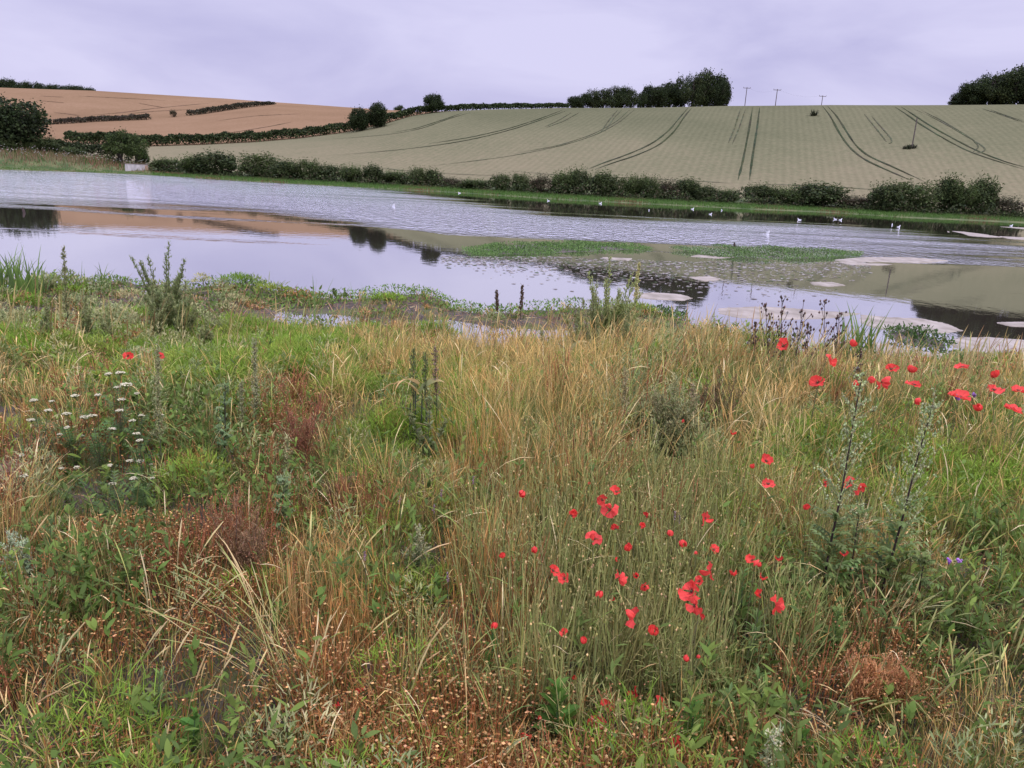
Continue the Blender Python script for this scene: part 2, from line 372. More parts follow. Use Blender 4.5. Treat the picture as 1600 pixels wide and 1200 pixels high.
# ------------------------------------------------------------------ trees, bushes, hedges
def crown(b, n, rx, ry, rz, cz, leaf, clumps, cols, drop=.35, seedshift=0, fill=.25, updir=0.0):
    """leaf clumps through an ellipsoid: small random-facing quads gathered round clump centres"""
    c = dirs(clumps)*np.cbrt(rnd(.18, 1, (clumps, 1))); c[:, 2] = np.where(c[:, 2] < -drop-.25, -c[:, 2]*.5, c[:, 2])
    cr_ = rnd(.22, .44, clumps); cc = jit(np.array([1, 1, 1.]), clumps, .22, .08)
    k = rng.integers(0, clumps, n); d = dirs(n)
    p = c[k]*.82+d*(cr_[k]*np.cbrt(rnd(.25, 1, n)))[:, None]
    f = int(n*fill); p[:f] = dirs(f)*np.cbrt(rnd(0, .7, (f, 1)))
    spike = rng.random(n) < .11; p[spike] *= rnd(1.02, 1.24, (spike.sum(), 1))
    P = p*np.array([rx, ry, rz])+np.array([0, 0, cz])
    t1 = dirs(n); nn = unit(d+rng.normal(0, .6, (n, 3))); t1 = unit(np.cross(nn, t1)); t2 = np.cross(nn, t1)
    s = leaf*rnd(.55, 1.25, (n, 1))
    V = np.stack([P-t1*s*.5, P+t2*s*.42, P+t1*s*.55, P-t2*s*.42], 1)
    ci = rng.integers(0, len(cols), n); C = np.asarray(cols, float)[ci]*cc[k]*(1+rng.normal(0, .18, (n, 1)))
    q = np.arange(n)[:, None]*4+np.arange(4)[None]
    b.add(V.reshape(-1, 3), q, None, np.repeat(np.clip(C, .004, 1)[:, None], 4, 1).reshape(-1, 3))
DK = [(.028, .042, .016), (.036, .052, .020), (.045, .062, .024), (.024, .034, .016)]
MD = [(.045, .068, .022), (.06, .085, .028), (.05, .068, .026), (.075, .095, .035)]
LT = [(.085, .125, .035), (.10, .135, .045), (.07, .10, .03)]
BR = [(.09, .075, .045), (.07, .065, .035), (.11, .085, .05), (.05, .055, .025)]
def tree_meshes(kind, cols, n, leaf, clumps, stems=1, low=.3, open_=0.25):
    """unit-height tree: crown mesh + trunk mesh with limbs"""
    b = MB(); rz = .5*(1-low)+.04; crown(b, n, .5, .5, rz, 1-rz, leaf, clumps, cols, fill=open_, drop=.9)
    cm = b.mesh('crown', M_LEAF, False)
    b = MB()
    for s in range(stems):
        a = rnd(0, 6.28); off = np.array([cos(a), sin(a), 0])*.06*(s > 0)
        P = np.array([[off*.3+[0, 0, -.05], off+[0, 0, .25], off*1.5+[.01, .01, .5], off*2+[.0, .02, .8]]])
        tubes(b, P, np.array([[.035, .028, .02, .008]]), np.array([.06, .05, .04]), 7)
        nb_ = 7; az = rnd(0, 6.28, nb_); z0 = rnd(.25, .65, nb_)
        base = np.stack([off[0]*1.3+0*az, off[1]*1.3+0*az, z0], -1)
        tubes(b, curves(base, rnd(.2, .38, nb_), az, rnd(.5, 1.0, nb_), rnd(-.4, .1, nb_), 4), np.array([[.015, .011, .008, .004]]), np.array([.06, .05, .04]), 5)
    return cm, b.mesh('trunk', M_BARK)
TREES = [tree_meshes('round', DK+MD[:1], 8500, .046, 38, 1, .0), tree_meshes('round', DK+MD, 7500, .046, 30, 1, .0, .2),
         tree_meshes('open', DK+MD, 5200, .044, 28, 2, .06, .1), tree_meshes('dark', DK+MD[:1], 9000, .046, 46, 2, .02, .35),
         tree_meshes('open', MD+LT, 4200, .05, 22, 3, .05, .08)]
def tree(kind, loc, h, wd, label, name='tree', group=None, rz=None, cat='tree', depth=None):
    o = thing(name, loc, label, cat, group, rnd(0, 6.28) if rz is None else rz)
    cm, tm = TREES[kind]; dp = depth or wd
    put('crown', cm, o, scale=(wd, dp, h)); put('trunk', tm, o, scale=((wd+h)*.5, (dp+h)*.5, h))
    return o
def bush_mesh(cols, n, leaf, clumps, sprig=95):
    b = MB(); crown(b, n, .5, .5, .52, .46, leaf, clumps, cols, drop=.5, fill=.3)
    # upright sprigs that break the outline
    m = sprig; az = rnd(0, 6.28, m); r = .42*np.sqrt(rnd(0, 1, m)); base = np.stack([r*np.cos(az), r*np.sin(az), .93-.9*r*r*2], -1)-[0, 0, .18]
    Pc = curves(base, rnd(.14, .46, m), az, rnd(0, .5, m), rnd(-.1, .4, m), 4)
    for j in range(4):
        nn = m*4; p = np.repeat(Pc[:, j], 4, 0)+rng.normal(0, .016, (nn, 3)); t1 = dirs(nn); t2 = unit(np.cross(t1, dirs(nn))); s = leaf*rnd(.4, .9, (nn, 1))
        V = np.stack([p-t1*s*.5, p+t2*s*.35, p+t1*s*.5, p-t2*s*.35], 1)
        b.add(V.reshape(-1, 3), np.arange(nn)[:, None]*4+np.arange(4), None, np.repeat(jit(np.array(cols[-1])*1.1, nn, .25)[:, None], 4, 1).reshape(-1, 3))
    fm = b.mesh('foliage', M_LEAF, False)
    b = MB(); tubes(b, np.array([[[0, 0, -.05], [.01, .02, .3], [.03, -.01, .6]]]), np.array([[.035, .025, .01]]), np.array([.06, .05, .035]), 6)
    return fm, b.mesh('trunk', M_BARK)
BUSH = {'dark': bush_mesh(DK[:2]+MD, 3600, .062, 24), 'mid': bush_mesh(MD+LT[2:], 3200, .062, 22), 'light': bush_mesh(LT+MD, 3000, .06, 20, 110),
        'brown': bush_mesh(BR, 2400, .055, 18, 110), 'dark2': bush_mesh(DK[:2]+MD, 3600, .06, 30)}
def bush(kind, loc, h, wd, label, name='bush', group=None, cat='bush'):
    o = thing(name, loc, label, cat, group, rnd(0, 6.28)); fm, sm = BUSH[kind]
    put('foliage', fm, o, scale=(wd, wd*rnd(.7, .95), h)); put('trunk', sm, o, scale=(wd, wd, h)); return o
def px_h(D, dpx): return dpx*D/F
ORD = ['first', 'second', 'third', 'fourth', 'fifth', 'sixth', 'seventh', 'eighth', 'ninth', 'tenth', 'eleventh', 'twelfth', 'thirteenth', 'fourteenth', 'fifteenth', 'sixteenth', 'seventeenth', 'eighteenth', 'nineteenth', 'twentieth']

def far_item(px, top, D):
    p = on_far(px, D); q = at_d(px, top, D); return p, max(q[2]-p[2], .3)
# lone trees
def dS(px, off): return float(np.interp(px, sp[:, 0], d_s))+off
for (px, top, wpx, D, kind, lab) in [
    (24, 148, 84, dS(24, 15), 3, 'big dark rounded tree at the left end of the far bank'),
    (186, 203, 46, dS(184, 9), 4, 'bushy mid green tree just left of the pale concrete block'),
    (211, 210, 36, dS(208, 9.5), 4, 'thin loose-crowned tree behind the pale concrete block'),
    (562, 166, 32, 186, 0, 'left tree of the close pair standing in the curved field hedge'),
    (590, 157, 32, 187, 3, 'taller right tree of the close pair standing in the curved field hedge'),
    (675, 144, 32, 198, 0, 'lone round tree where the curved field hedge reaches the skyline'),
    (625, 164, 19, 318, 1, 'tiny distant round tree on the skyline beyond the golden field')]:
    p, h = far_item(px, top, D); tree(kind, p, h, px_h(D, wpx), lab, 'tree', 'lone trees round the fields')
# hilltop copse
CP = [(893,150,20,3),(907,146,24,0),(922,141,26,2),(938,140,28,1),(952,136,26,2),(966,136,26,0),(980,141,24,2),(996,146,14,2),(1006,134,22,0),(1022,135,26,3),(1040,128,30,0),(1057,122,28,2),(1074,118,30,2),(1092,112,36,1),(1109,117,34,0),(1121,126,22,3)]
CPW = ['low dark tree', 'dark leafy tree', 'open tree with gaps under its crown', 'mid green tree', 'spiky topped open tree', 'dark tree with ragged top', 'loose crowned tree', 'narrow small tree',
       'dark tree', 'dense dark tree', 'sloping crowned dark tree', 'loose greyish tree', 'thin half bare tree', 'tallest broad tree', 'broad rounded tree', 'low dark end tree']
for i, (px, top, wpx, kind) in enumerate(CP):
    D = 214+(i % 3)*4; p, h = far_item(px, top, D)
    tree(kind, p, h*1.08, px_h(D, wpx)*1.15, f'{CPW[i]}, {ORD[i]} from the left in the hilltop copse', 'copse_tree', 'trees of the hilltop copse')
WD = [(1480,158,16,0),(1490,146,24,3),(1503,131,30,0),(1518,124,32,1),(1534,119,32,2),(1552,116,34,0),(1570,109,36,1),(1590,101,38,3),(1612,96,42,0),(1640,92,48,1)]
for i, (px, top, wpx, kind) in enumerate(WD):
    D = 216+(i % 2)*7; p, h = far_item(px, top, D)
    tree(kind, p, h*1.12, px_h(D, wpx)*1.25, f'dark broadleaf tree, {ORD[i]} from the left in the wood on the right skyline', 'wood_tree', 'trees of the wood on the right skyline')
TL = [(-8,124,22),(6,123,20),(20,121,22),(34,126,20),(49,126,14),(70,128,24),(86,131,18),(101,131,18),(117,132,20),(133,133,20),(147,136,16)]
for i, (px, top, wpx) in enumerate(TL):
    D = 440+(i % 2)*10; p, h = far_item(px, top, D)
    tree([0, 3][i % 2], p, h, px_h(D, wpx)*1.3, f'far grey-green tree, {ORD[i]} from the left on the skyline above the golden field', 'skyline_tree', 'trees on the far left skyline')
# field hedges: a run of leaf clumps with its own uneven top
def hedge(name, pts, hpx, thick, cols, label, n_per_m=36, leaf=.42, gaps=()):
    b = MB(); W = np.array([on_far(px, D) for px, D in pts])
    seg = np.linalg.norm(np.diff(W, axis=0), axis=1); s = np.concatenate([[0], seg.cumsum()]); Lt = s[-1]
    n = int(Lt*n_per_m*5); u = rnd(0, Lt, n)
    x = np.interp(u, s, W[:, 0]); y = np.interp(u, s, W[:, 1])
    hh = np.interp(u, s, [px_h(D, h) for (px, D), h in zip(pts, hpx)])
    hh = hh*(1+.08*np.sin(u*.9+1.3*np.sin(u*.37))+.05*np.sin(u*2.3)+rng.normal(0, .06, n))
    for g0, g1 in gaps: hh = np.where((u/Lt > g0) & (u/Lt < g1), hh*.15, hh)
    zz = hh*np.sqrt(rnd(0, 1, n)); off = rng.normal(0, thick*.33, n)*np.sqrt(np.clip(1.15-(zz/np.maximum(hh, .01))**2, .1, 1))
    tg = np.arctan2(np.interp(u, s, np.gradient(W[:, 1], s)), np.interp(u, s, np.gradient(W[:, 0], s)))
    x += -np.sin(tg)*off; y += np.cos(tg)*off
    zg = np.array([H(a, c) for a, c in zip(x, y)])
    P = np.stack([x, y, zg+zz], -1)
    t1 = dirs(n); t2 = unit(np.cross(t1, dirs(n))); sz = leaf*rnd(.5, 1.3, (n, 1))
    V = np.stack([P-t1*sz*.5, P+t2*sz*.4, P+t1*sz*.5, P-t2*sz*.4], 1)
    cl = np.asarray(cols)[rng.integers(0, len(cols), n)]*(1+.25*np.sin(u*.7)[:, None]*.5+rng.normal(0, .2, (n, 1)))
    o = thing(name, W[0], label, 'hedge')
    V = V-W[0]
    b.add(V.reshape(-1, 3), np.arange(n)[:, None]*4+np.arange(4), None, np.repeat(np.clip(cl, .005, 1)[:, None], 4, 1).reshape(-1, 3))
    b.build('foliage', M_LEAF, o, False)
    return o
dA = lambda px: float(np.interp(px, [q[0] for q in DA], [q[1] for q in DA]))
dB = lambda px: float(np.interp(px, [q[0] for q in DB], [q[1] for q in DB]))
HA = [(104, 12), (150, 14), (200, 14), (260, 13), (320, 13), (380, 13), (440, 12.5), (500, 12.5), (540, 12.5), (580, 12), (610, 12), (640, 11), (665, 10), (700, 8), (740, 8), (780, 7.5), (830, 7), (885, 6)]
hedge('field_hedge', [(p, dA(p)+1.0) for p, _ in HA], [h for _, h in HA], 2.4, DK+DK+MD, 'long dark clipped hedge curving up between the golden field and the grey-green crop', 46)
HB = [(58, 6.5), (80, 6), (110, 6), (150, 6), (190, 6), (236, 6.5)]
hedge('field_hedge', [(p, dB(p)) for p, _ in HB], [h for _, h in HB], 2.2, [(.07, .06, .04), (.05, .055, .03), (.09, .07, .05)], 'low brown-green hedge between the two golden fields, left stretch with a gap', 30, .45, gaps=((.11, .125),))
HB = [(296, 6), (330, 7), (360, 7), (390, 7), (412, 5), (430, 3.5)]
hedge('field_hedge', [(p, dB(p)) for p, _ in HB], [h for _, h in HB], 2.2, [(.06, .06, .035), (.045, .05, .028), (.085, .07, .045)], 'low hedge between the two golden fields, right stretch climbing to the skyline', 30, .45)
p, h = far_item(274, 172, dB(274)); bush('brown', p, h, px_h(dB(274), 12), 'single small bush in the gap of the hedge between the golden fields')
HL = [(82, 10), (110, 10), (140, 11), (168, 11)]
hedge('bank_hedge', [(p, dS(p, 17)) for p, _ in HL], [h*1.3 for _, h in HL], 2.0, DK, 'dense low dark hedge between the big left tree and the bushy tree', 60, .3)
# bushes of the far bank, left to right: px, top, width px, kind, look
BU = [(6,218,34,'dark2','dark shadowy bush under the big left tree'),(48,222,30,'light','bright pale green bush right of the big left tree'),(72,214,40,'dark2','dark bush at the right foot of the big left tree'),(105,229,40,'mid','low tangled bush before the low dark hedge'),(222,236,22,'mid','small bush touching the concrete block'),
 (262,246,44,'mid','low bramble mound right of the concrete block'),(300,242,40,'mid','bramble mound beside the first dark rounded bush'),(336,238,62,'dark','dark rounded bush facing the left water'),(404,240,62,'light','fresh green spiky bush'),(446,251,44,'dark','dark dense bush beside the fresh green spiky bush'),(482,249,34,'light','pale green upright bush'),
 (512,257,44,'dark2','dark low bush after the pale green upright one'),(548,258,40,'mid','mid green bush under the paired hedge trees'),(583,258,36,'dark','dark peaked bush'),(618,266,46,'mid','ragged low bush with pale stems'),(652,261,34,'light','tall green bush, left of a touching pair'),(676,264,34,'dark2','dark bush, right of a touching pair'),(706,277,40,'brown','low brownish scrub'),(745,279,48,'mid','long low dark green scrub'),(786,272,40,'light','yellow-green bush'),
 (816,271,34,'light','pale green ragged bush'),(850,274,40,'brown','reddish brown scrub'),(884,268,38,'mid','green bush beside the tallest rounded bush'),(908,264,42,'dark2','tallest rounded bush near the wheel tracks'),(946,270,46,'dark','dark spreading bush'),(984,277,34,'light','pale leafy bush'),(1000,274,32,'mid','mid green round bush'),(1022,276,34,'light','yellow-topped bush'),
 (1050,282,36,'brown','dull mixed scrub'),(1080,280,42,'dark','dark bush with a bushy top'),(1112,290,38,'dark2','low dark scrub bush'),(1146,295,40,'mid','low leafy scrub under the straight wheel tracks'),(1198,288,44,'dark2','rounded dark bush under the straight wheel tracks'),(1234,292,44,'mid','loose bush between two dark rounded ones'),(1286,287,84,'dark','broad dark dome of a bush'),(1348,306,56,'brown','low brown withered scrub in the gap'),
 (1398,287,50,'dark2','dark square-shouldered bush'),(1440,285,62,'light','broad yellow-green bush'),(1494,278,36,'dark','pointed dark bush with a tall tip'),(1522,288,40,'mid','mid green bush between two dark tips'),(1549,280,44,'dark','dark pointed bush at the right end'),(1588,308,50,'brown','low withered scrub at the right edge')]
for i, (px, top, wpx, kind, look) in enumerate(BU):
    D = dS(px, 6.2+(i % 3)*.7 if px > 240 else 12); p, h = far_item(px, top, D); p[2] -= .1
    bush(kind, p, h*1.05, px_h(D, wpx)*1.12, f'{look} on the far bank', 'bush', 'bushes along the far bank')
# undergrowth that closes the foot of the bush row
b = MB(); n = 16000; px = rnd(235, 1640, n); D0 = np.interp(px, sp[:, 0], d_s)+rnd(3.6, 8.5, n)
a, _ = az_el(px, np.full(n, 290.)); x, y = D0*np.sin(a), D0*np.cos(a); zg = np.array([H(i, j) for i, j in zip(x, y)])
hh = (.85+.4*np.sin(px*.05)+.3*np.sin(px*.13+1))*rnd(.1, 1.2, n); P = np.stack([x, y, zg+np.abs(hh)], -1)
t1 = dirs(n); t2 = unit(np.cross(t1, dirs(n))); sz = rnd(.12, .34, (n, 1)); V = np.stack([P-t1*sz*.5, P+t2*sz*.4, P+t1*sz*.5, P-t2*sz*.4], 1)
cl = np.asarray(DK+MD+BR[:2])[rng.integers(0, 10, n)]*(1+rng.normal(0, .2, (n, 1)))
b.add(V.reshape(-1, 3), np.arange(n)[:, None]*4+np.arange(4), None, np.repeat(np.clip(cl, .005, 1)[:, None], 4, 1).reshape(-1, 3))
tag(b.build('undergrowth', M_LEAF, None, False), 'tangled low undergrowth along the foot of the far bushes', 'undergrowth', kind='stuff')
# grass fringe of the far bank
b = MB(); n = 26000; px = rnd(-60, 1660, n); off = np.where(px < 240, rnd(.1, 12, n), rnd(.1, 5, n)); D0 = np.interp(px, sp[:, 0], d_s)+off
a, _ = az_el(px, np.full(n, 290.)); x, y = D0*np.sin(a), D0*np.cos(a); zg = np.array([H(i, j) for i, j in zip(x, y)])
tall = np.where(px < 235, np.clip((off-2.5)/2, .25, 1.5), .45)
P = curves(np.stack([x, y, zg-.03], -1), rnd(.25, .75, n)*tall*np.where(px < 240, .75, .8)+.06, rnd(0, 6.28, n), rnd(0, .5, n), rnd(0, .8, n), 3)
tan = np.array([.22, .15, .085]); rd = np.array([.20, .10, .06]); gr = np.array([.075, .15, .03]); ol = np.array([.12, .13, .045])
mixn = np.sin(px*.021)+np.sin(px*.057+2)+rng.normal(0, .7, n)
C = np.where((off < 3)[:, None], gr, np.where((mixn > .9)[:, None], ol, gr*.8)); C = np.where(((px < 290) & (off > 3) & (rng.random(n) < .62))[:, None], np.where((mixn > -.6)[:, None], tan, rd), C)
C = np.where(((off < 1.2) & (mixn > 1.2))[:, None], np.array([.16, .11, .05]), C)
ribbons(b, P, np.array([[.055, .045, .015]]), np.stack([np.cos(rnd(0, .8, n)), np.sin(rnd(0, .8, n)), 0*a], -1), np.clip(C*(1+rng.normal(0, .2, (n, 1))), .01, 1))
m_ = 260; px = rnd(-20, 280, m_); D0 = np.interp(px, sp[:, 0], d_s)+rnd(5, 11, m_); a, _ = az_el(px, np.full(m_, 250.)); x, y = D0*np.sin(a), D0*np.cos(a); zg = np.array([H(i, j) for i, j in zip(x, y)])
blobs(b, np.stack([x, y, zg+rnd(.5, 1.1, m_)], -1), np.stack([rnd(.05, .12, m_)]*2+[rnd(.03, .05, m_)], -1), jit((.45, .42, .36), m_))
tag(b.build('bank_grass', M_GRASS), 'bright green and tan grass fringing the far bank', 'grass', kind='stuff')

# concrete block on the far bank
D = float(np.interp(210, sp[:, 0], d_s))+4.2; p0 = on_far(193, D); p1 = on_far(229, D)
o = thing('concrete_block', (p0+p1)/2, 'pale grey concrete outfall block in the grass of the far bank', 'concrete block', None, math.atan2(p1[1]-p0[1], p1[0]-p0[0]))
wd = np.linalg.norm(p1-p0)/2
def boxm(b, x0, x1, y0, y1, z0, z1, c=(1, 1, 1), bev=.0):
    v = [(x, y, z) for z in (z0, z1) for y in (y0, y1) for x in (x0, x1)]
    b.add(v, [(0, 2, 3, 1), (4, 5, 7, 6), (0, 1, 5, 4), (2, 6, 7, 3), (0, 4, 6, 2), (1, 3, 7, 5)], None, c)
M_CONC = solid_mat('concrete', (.36, .34, .33), (.50, .47, .46), scale=2.2, bump=.4, stretch=(2, 2, .5))
M_CONC2 = solid_mat('stained_concrete', (.14, .12, .10), (.24, .19, .15), scale=3)
b = MB(); boxm(b, -wd, wd, -.35, .35, -.4, .78); b.build('wall', M_CONC, o, False)
b = MB(); boxm(b, -wd-.05, wd+.05, -.40, .40, .783, .87); b.build('coping', M_CONC2, o, False)
b = MB(); boxm(b, wd*.72, wd-.03, -.38, -.353, -.3, .7); b.build('rust_stain_panel', solid_mat('rusty_concrete', (.30, .17, .10), (.38, .27, .2), 4), o, False)

# utility poles
M_POLE = leaf_mat('pole_timber', 0, noise=.3, nscale=3)
def pole(px, top, D, arm, label, scale=1.0):
    p, h = far_item(px, top, D)
    # lean of the pole follows what is upright: it stands plumb
    o = thing('utility_pole', p, label, 'utility pole', 'utility poles on the hill')
    b = MB(); tubes(b, np.array([[[0, 0, -.3], [0, 0, h*.5], [0, 0, h]]]), np.array([[.105, .095, .085]]), np.array([.10, .082, .072]), 8); b.build('pole', M_POLE, o)
    if arm:
        b = MB(); boxm(b, -.9, .9, -.05, .05, h-.28, h-.17, (.085, .068, .055)); b.build('crossarm', M_POLE, o, False)
        for s in (-.9, .9):
            b = MB(); tubes(b, np.array([[[s, 0, h-.16], [s, 0, h-.05], [s, 0, h+.06]]]), np.array([[.03, .06, .04]]), np.array([.12, .10, .09]), 6); b.build('insulator', M_POLE, o)
    return o, p, h
P1 = pole(1156, 136, 222, True, 'timber pole with crossarm on the skyline beside the copse')
P2 = pole(1203, 139, 214, True, 'timber pole with crossarm, middle one of three on the skyline')
P3 = pole(1274, 149, 236, True, 'timber pole with crossarm, rightmost of three on the skyline')
pb_ = hit(1422, 232); Df = float(np.hypot(pb_[0], pb_[1]))
P4 = pole(1425, 184, Df, False, 'bare dark timber pole standing alone in the crop')
def wire(a, c, label):
    b = MB(); t = np.linspace(0, 1, 13)[:, None]; P = a*(1-t)+c*t; P[:, 2] -= 1.0*4*t[:, 0]*(1-t[:, 0])
    tubes(b, P[None], np.full((1, 13), .006), np.array([.10, .10, .12]), 4); return tag(b.build('overhead_wire', M_POLE), label, 'wire')
tp = lambda Q: np.array(Q[1])+[0, 0, Q[2]+.05]
wire(tp(P1), tp(P2), 'thin wire strung from the copse pole to the middle skyline pole')
wire(tp(P2), tp(P3), 'thin wire strung from the middle to the rightmost skyline pole')
def weed_patch(px, py, r, label, n=110, hh=.34, flat=.35):
    p = hit(px, py); b = MB(); a = rnd(0, 6.28, n); rr = r*np.sqrt(rnd(0, 1, n)); x = rr*np.cos(a)*1.3; y = rr*np.sin(a)*.8
    zg = np.array([H(p[0]+i, p[1]+j) for i, j in zip(x, y)])-p[2]
    ribbons(b, curves(np.stack([x, y, zg], -1), rnd(.3, 1.0, n)*hh*2, a, rnd(0, .8, n), rnd(0, .6, n), 3), np.array([[.22, .18, .05]]), unit(np.stack([np.cos(a+1.5), np.sin(a+1.5), 0*a], -1)), jit((.05, .055, .032), n, .3))
    o = b.build('weed_patch', M_LEAF); o.location = p; return tag(o, label, 'weeds')
weed_patch(1421, 232, .8, 'dark weedy clump at the foot of the lone pole in the crop')
weed_patch(1271, 181, .45, 'small dark tuft standing out of the crop below the rightmost skyline pole', 70, .7)

# ------------------------------------------------------------------ near bank: shoreline and ground height
NS = np.array([(-500,462),(-200,455),(0,449),(100,446),(200,441),(300,452),(370,441),(440,453),(490,466),(590,460),(650,462),(740,481),(800,487),(870,488),(930,478),(1000,482),(1068,500),(1085,520),(1110,538),(1200,552),(1300,553),(1400,556),(1500,556),(1600,575),(1900,600),(2300,620)], float)
NSP = at_z(NS[:, 0], NS[:, 1], 0.0)
def shoreY(x): return np.interp(x, NSP[:, 0], NSP[:, 1])+.12*np.sin(x*3.1)+.07*np.sin(x*7.7+1)
PUD = [(500,500,75,9),(690,513,40,10),(790,524,75,15),(950,543,110,12),(1085,536,55,12),(560,506,40,6),(890,520,40,8)]
_pc = [(at_z(a, b_), at_z(a+c, b_), at_z(a, b_-d)) for a, b_, c, d in PUD]
_pc = [(c[:2], np.linalg.norm((e1-c)[:2]), np.linalg.norm((e2-c)[:2])) for c, e1, e2 in _pc]
def gz_(x, y):
    x = np.asarray(x, float); y = np.asarray(y, float)
    s = shoreY(x)-y; px = 800+x/np.maximum(y, 1)*1245
    flat = np.interp(px, [0, 500, 1000, 1120, 1250], [3.9, 3.8, 3.0, 1.4, .7])
    t = np.clip((s-flat)/5.0, 0, 1); up = t*t*(3-2*t)
    z = np.where(s < 0, np.maximum(s*.25, -.35), .035*np.clip(s/.5, 0, 1)+.52*up)
    z = z+np.where(s > 0, .018*np.sin(x*2.3+1.1*np.sin(y*1.7))+.014*np.sin(y*3.9+x*1.3)+.01*np.sin(x*7.1+y*5.3), 0)
    for c, rx, ry in _pc:
        q = ((x-c[0])/rx)**2+((y-c[1])/ry)**2
        z = z-.10*np.exp(-q*1.1)*(1-up)
    return z
# ground mesh
gx = np.concatenate([np.arange(-40, -12, 1.0), np.arange(-12, 14, .10), np.arange(14, 40, 1.0)]); gy = np.concatenate([np.arange(-30, -1, 1.0), np.arange(-1, 16.6, .10)])
X, Y = np.meshgrid(gx, gy); Zg = gz_(X, Y)
b = MB(); k = len(gx); i = (np.arange(len(gy)-1)[:, None]*k+np.arange(k-1)[None])
b.add(np.stack([X, Y, Zg], -1).reshape(-1, 3), np.stack([i, i+1, i+k+1, i+k], -1).reshape(-1, 4))
m = new_mat('bank_soil'); t = m.node_tree; n = t.nodes.new; L = t.links.new
o = n('ShaderNodeOutputMaterial'); pb = n('ShaderNodeBsdfPrincipled'); L(pb.outputs[0], o.inputs[0]); pb.inputs['Roughness'].default_value = .85
g = n('ShaderNodeNewGeometry'); tx = n('ShaderNodeTexNoise'); tx.inputs['Scale'].default_value = 5; tx.inputs['Detail'].default_value = 8; tx.inputs['Roughness'].default_value = .7; L(g.outputs['Position'], tx.inputs['Vector'])
r = n('ShaderNodeValToRGB'); el = r.color_ramp.elements; el[0].position = .36; el[0].color = (.030, .023, .016, 1); el[1].position = .68; el[1].color = (.10, .073, .048, 1)
x_ = el.new(.5); x_.color = (.058, .043, .029, 1); L(tx.outputs['Fac'], r.inputs[0])
t2 = n('ShaderNodeTexNoise'); t2.inputs['Scale'].default_value = 1.9; t2.inputs['Detail'].default_value = 6; L(g.outputs['Position'], t2.inputs['Vector'])
mr = n('ShaderNodeMapRange'); mr.inputs['From Min'].default_value = .47; mr.inputs['From Max'].default_value = .6; L(t2.outputs['Fac'], mr.inputs[0])
mx = n('ShaderNodeMix'); mx.data_type = 'RGBA'; L(mr.outputs[0], mx.inputs[0]); L(r.outputs[0], mx.inputs[6]); mx.inputs[7].default_value = (.075, .080, .016, 1); L(mx.outputs[2], pb.inputs['Base Color'])
bp = n('ShaderNodeBump'); bp.inputs['Strength'].default_value = .8; bp.inputs['Distance'].default_value = .03; L(tx.outputs['Fac'], bp.inputs['Height']); L(bp.outputs[0], pb.inputs['Normal'])
tag(b.build('near_bank', m), kind='structure')

# ------------------------------------------------------------------ water
def ripple_px(px, py):
    up = np.interp(px, [0, 560, 700, 860, 1000, 1300, 1600], [255, 290, 312, 338, 346, 352, 368])
    lo = np.interp(px, [-400, 0, 200, 400, 540, 700, 900, 1050, 1200, 1350, 1450, 1700], [303, 313, 319, 330, 345, 368, 374, 380, 388, 402, 412, 425])
    soft = np.interp(px, [0, 350, 600], [26, 18, 7])
    r = 1/(1+np.exp(-(py-up)/4.0))/(1+np.exp((py-lo)/soft*2.5))
    r = r*np.interp(px, [1050, 1300, 1600], [1, .75, .45])
    return r
b = MB()
gd = np.concatenate([np.linspace(5, 20, 40), np.linspace(20.5, 100, 150), [115, 135]]); ga = np.linspace(-radians(64), radians(64), 240)
D_, A_ = np.meshgrid(gd, ga, indexing='ij'); Xw, Yw = D_*np.sin(A_), D_*np.cos(A_)
pxw, pyw = project(np.stack([Xw, Yw, 0*Xw], -1)); rp = ripple_px(pxw, pyw)
k = len(ga); i = np.arange(len(gd)-1)[:, None]*k+np.arange(k-1)[None]
b.add(np.stack([Xw, Yw, 0*Xw], -1).reshape(-1, 3), np.stack([i, i+1, i+k+1, i+k], -1).reshape(-1, 4), None, np.repeat(rp.reshape(-1, 1), 3, 1))
m = new_mat('pond_water'); t = m.node_tree; n = t.nodes.new; L = t.links.new
o = n('ShaderNodeOutputMaterial'); g = n('ShaderNodeNewGeometry'); at = n('ShaderNodeAttribute'); at.attribute_name = 'Col'
mp1 = n('ShaderNodeMapping'); mp1.inputs['Scale'].default_value = (1.9, 1.2, 1); L(g.outputs['Position'], mp1.inputs[0])
w1 = n('ShaderNodeTexNoise'); w1.inputs['Scale'].default_value = 1.5; w1.inputs['Detail'].default_value = 4; w1.inputs['Roughness'].default_value = .55; L(mp1.outputs[0], w1.inputs['Vector'])
# streaks where the breeze fails: long thin patches
mp2 = n('ShaderNodeMapping'); mp2.inputs['Scale'].default_value = (.05, .30, 1); L(g.outputs['Position'], mp2.inputs[0])
w2 = n('ShaderNodeTexNoise'); w2.inputs['Scale'].default_value = 1.0; w2.inputs['Detail'].default_value = 5; L(mp2.outputs[0], w2.inputs['Vector'])
sm = n('ShaderNodeMath'); sm.operation = 'MULTIPLY_ADD'; sm.inputs[1].default_value = 1.7; L(w2.outputs['Fac'], sm.inputs[0]); sm.inputs[2].default_value = -.85
ad = n('ShaderNodeMath'); ad.operation = 'ADD'; L(sm.outputs[0], ad.inputs[0]); L(at.outputs['Fac'], ad.inputs[1])
mr = n('ShaderNodeMapRange'); mr.interpolation_type = 'SMOOTHSTEP'; mr.inputs['From Min'].default_value = .20; mr.inputs['From Max'].default_value = .95
mr.inputs['To Min'].default_value = .004; mr.inputs['To Max'].default_value = .55; L(ad.outputs[0], mr.inputs[0])
bp = n('ShaderNodeBump'); bp.inputs['Distance'].default_value = .50; L(mr.outputs[0], bp.inputs['Strength']); L(w1.outputs['Fac'], bp.inputs['Height'])
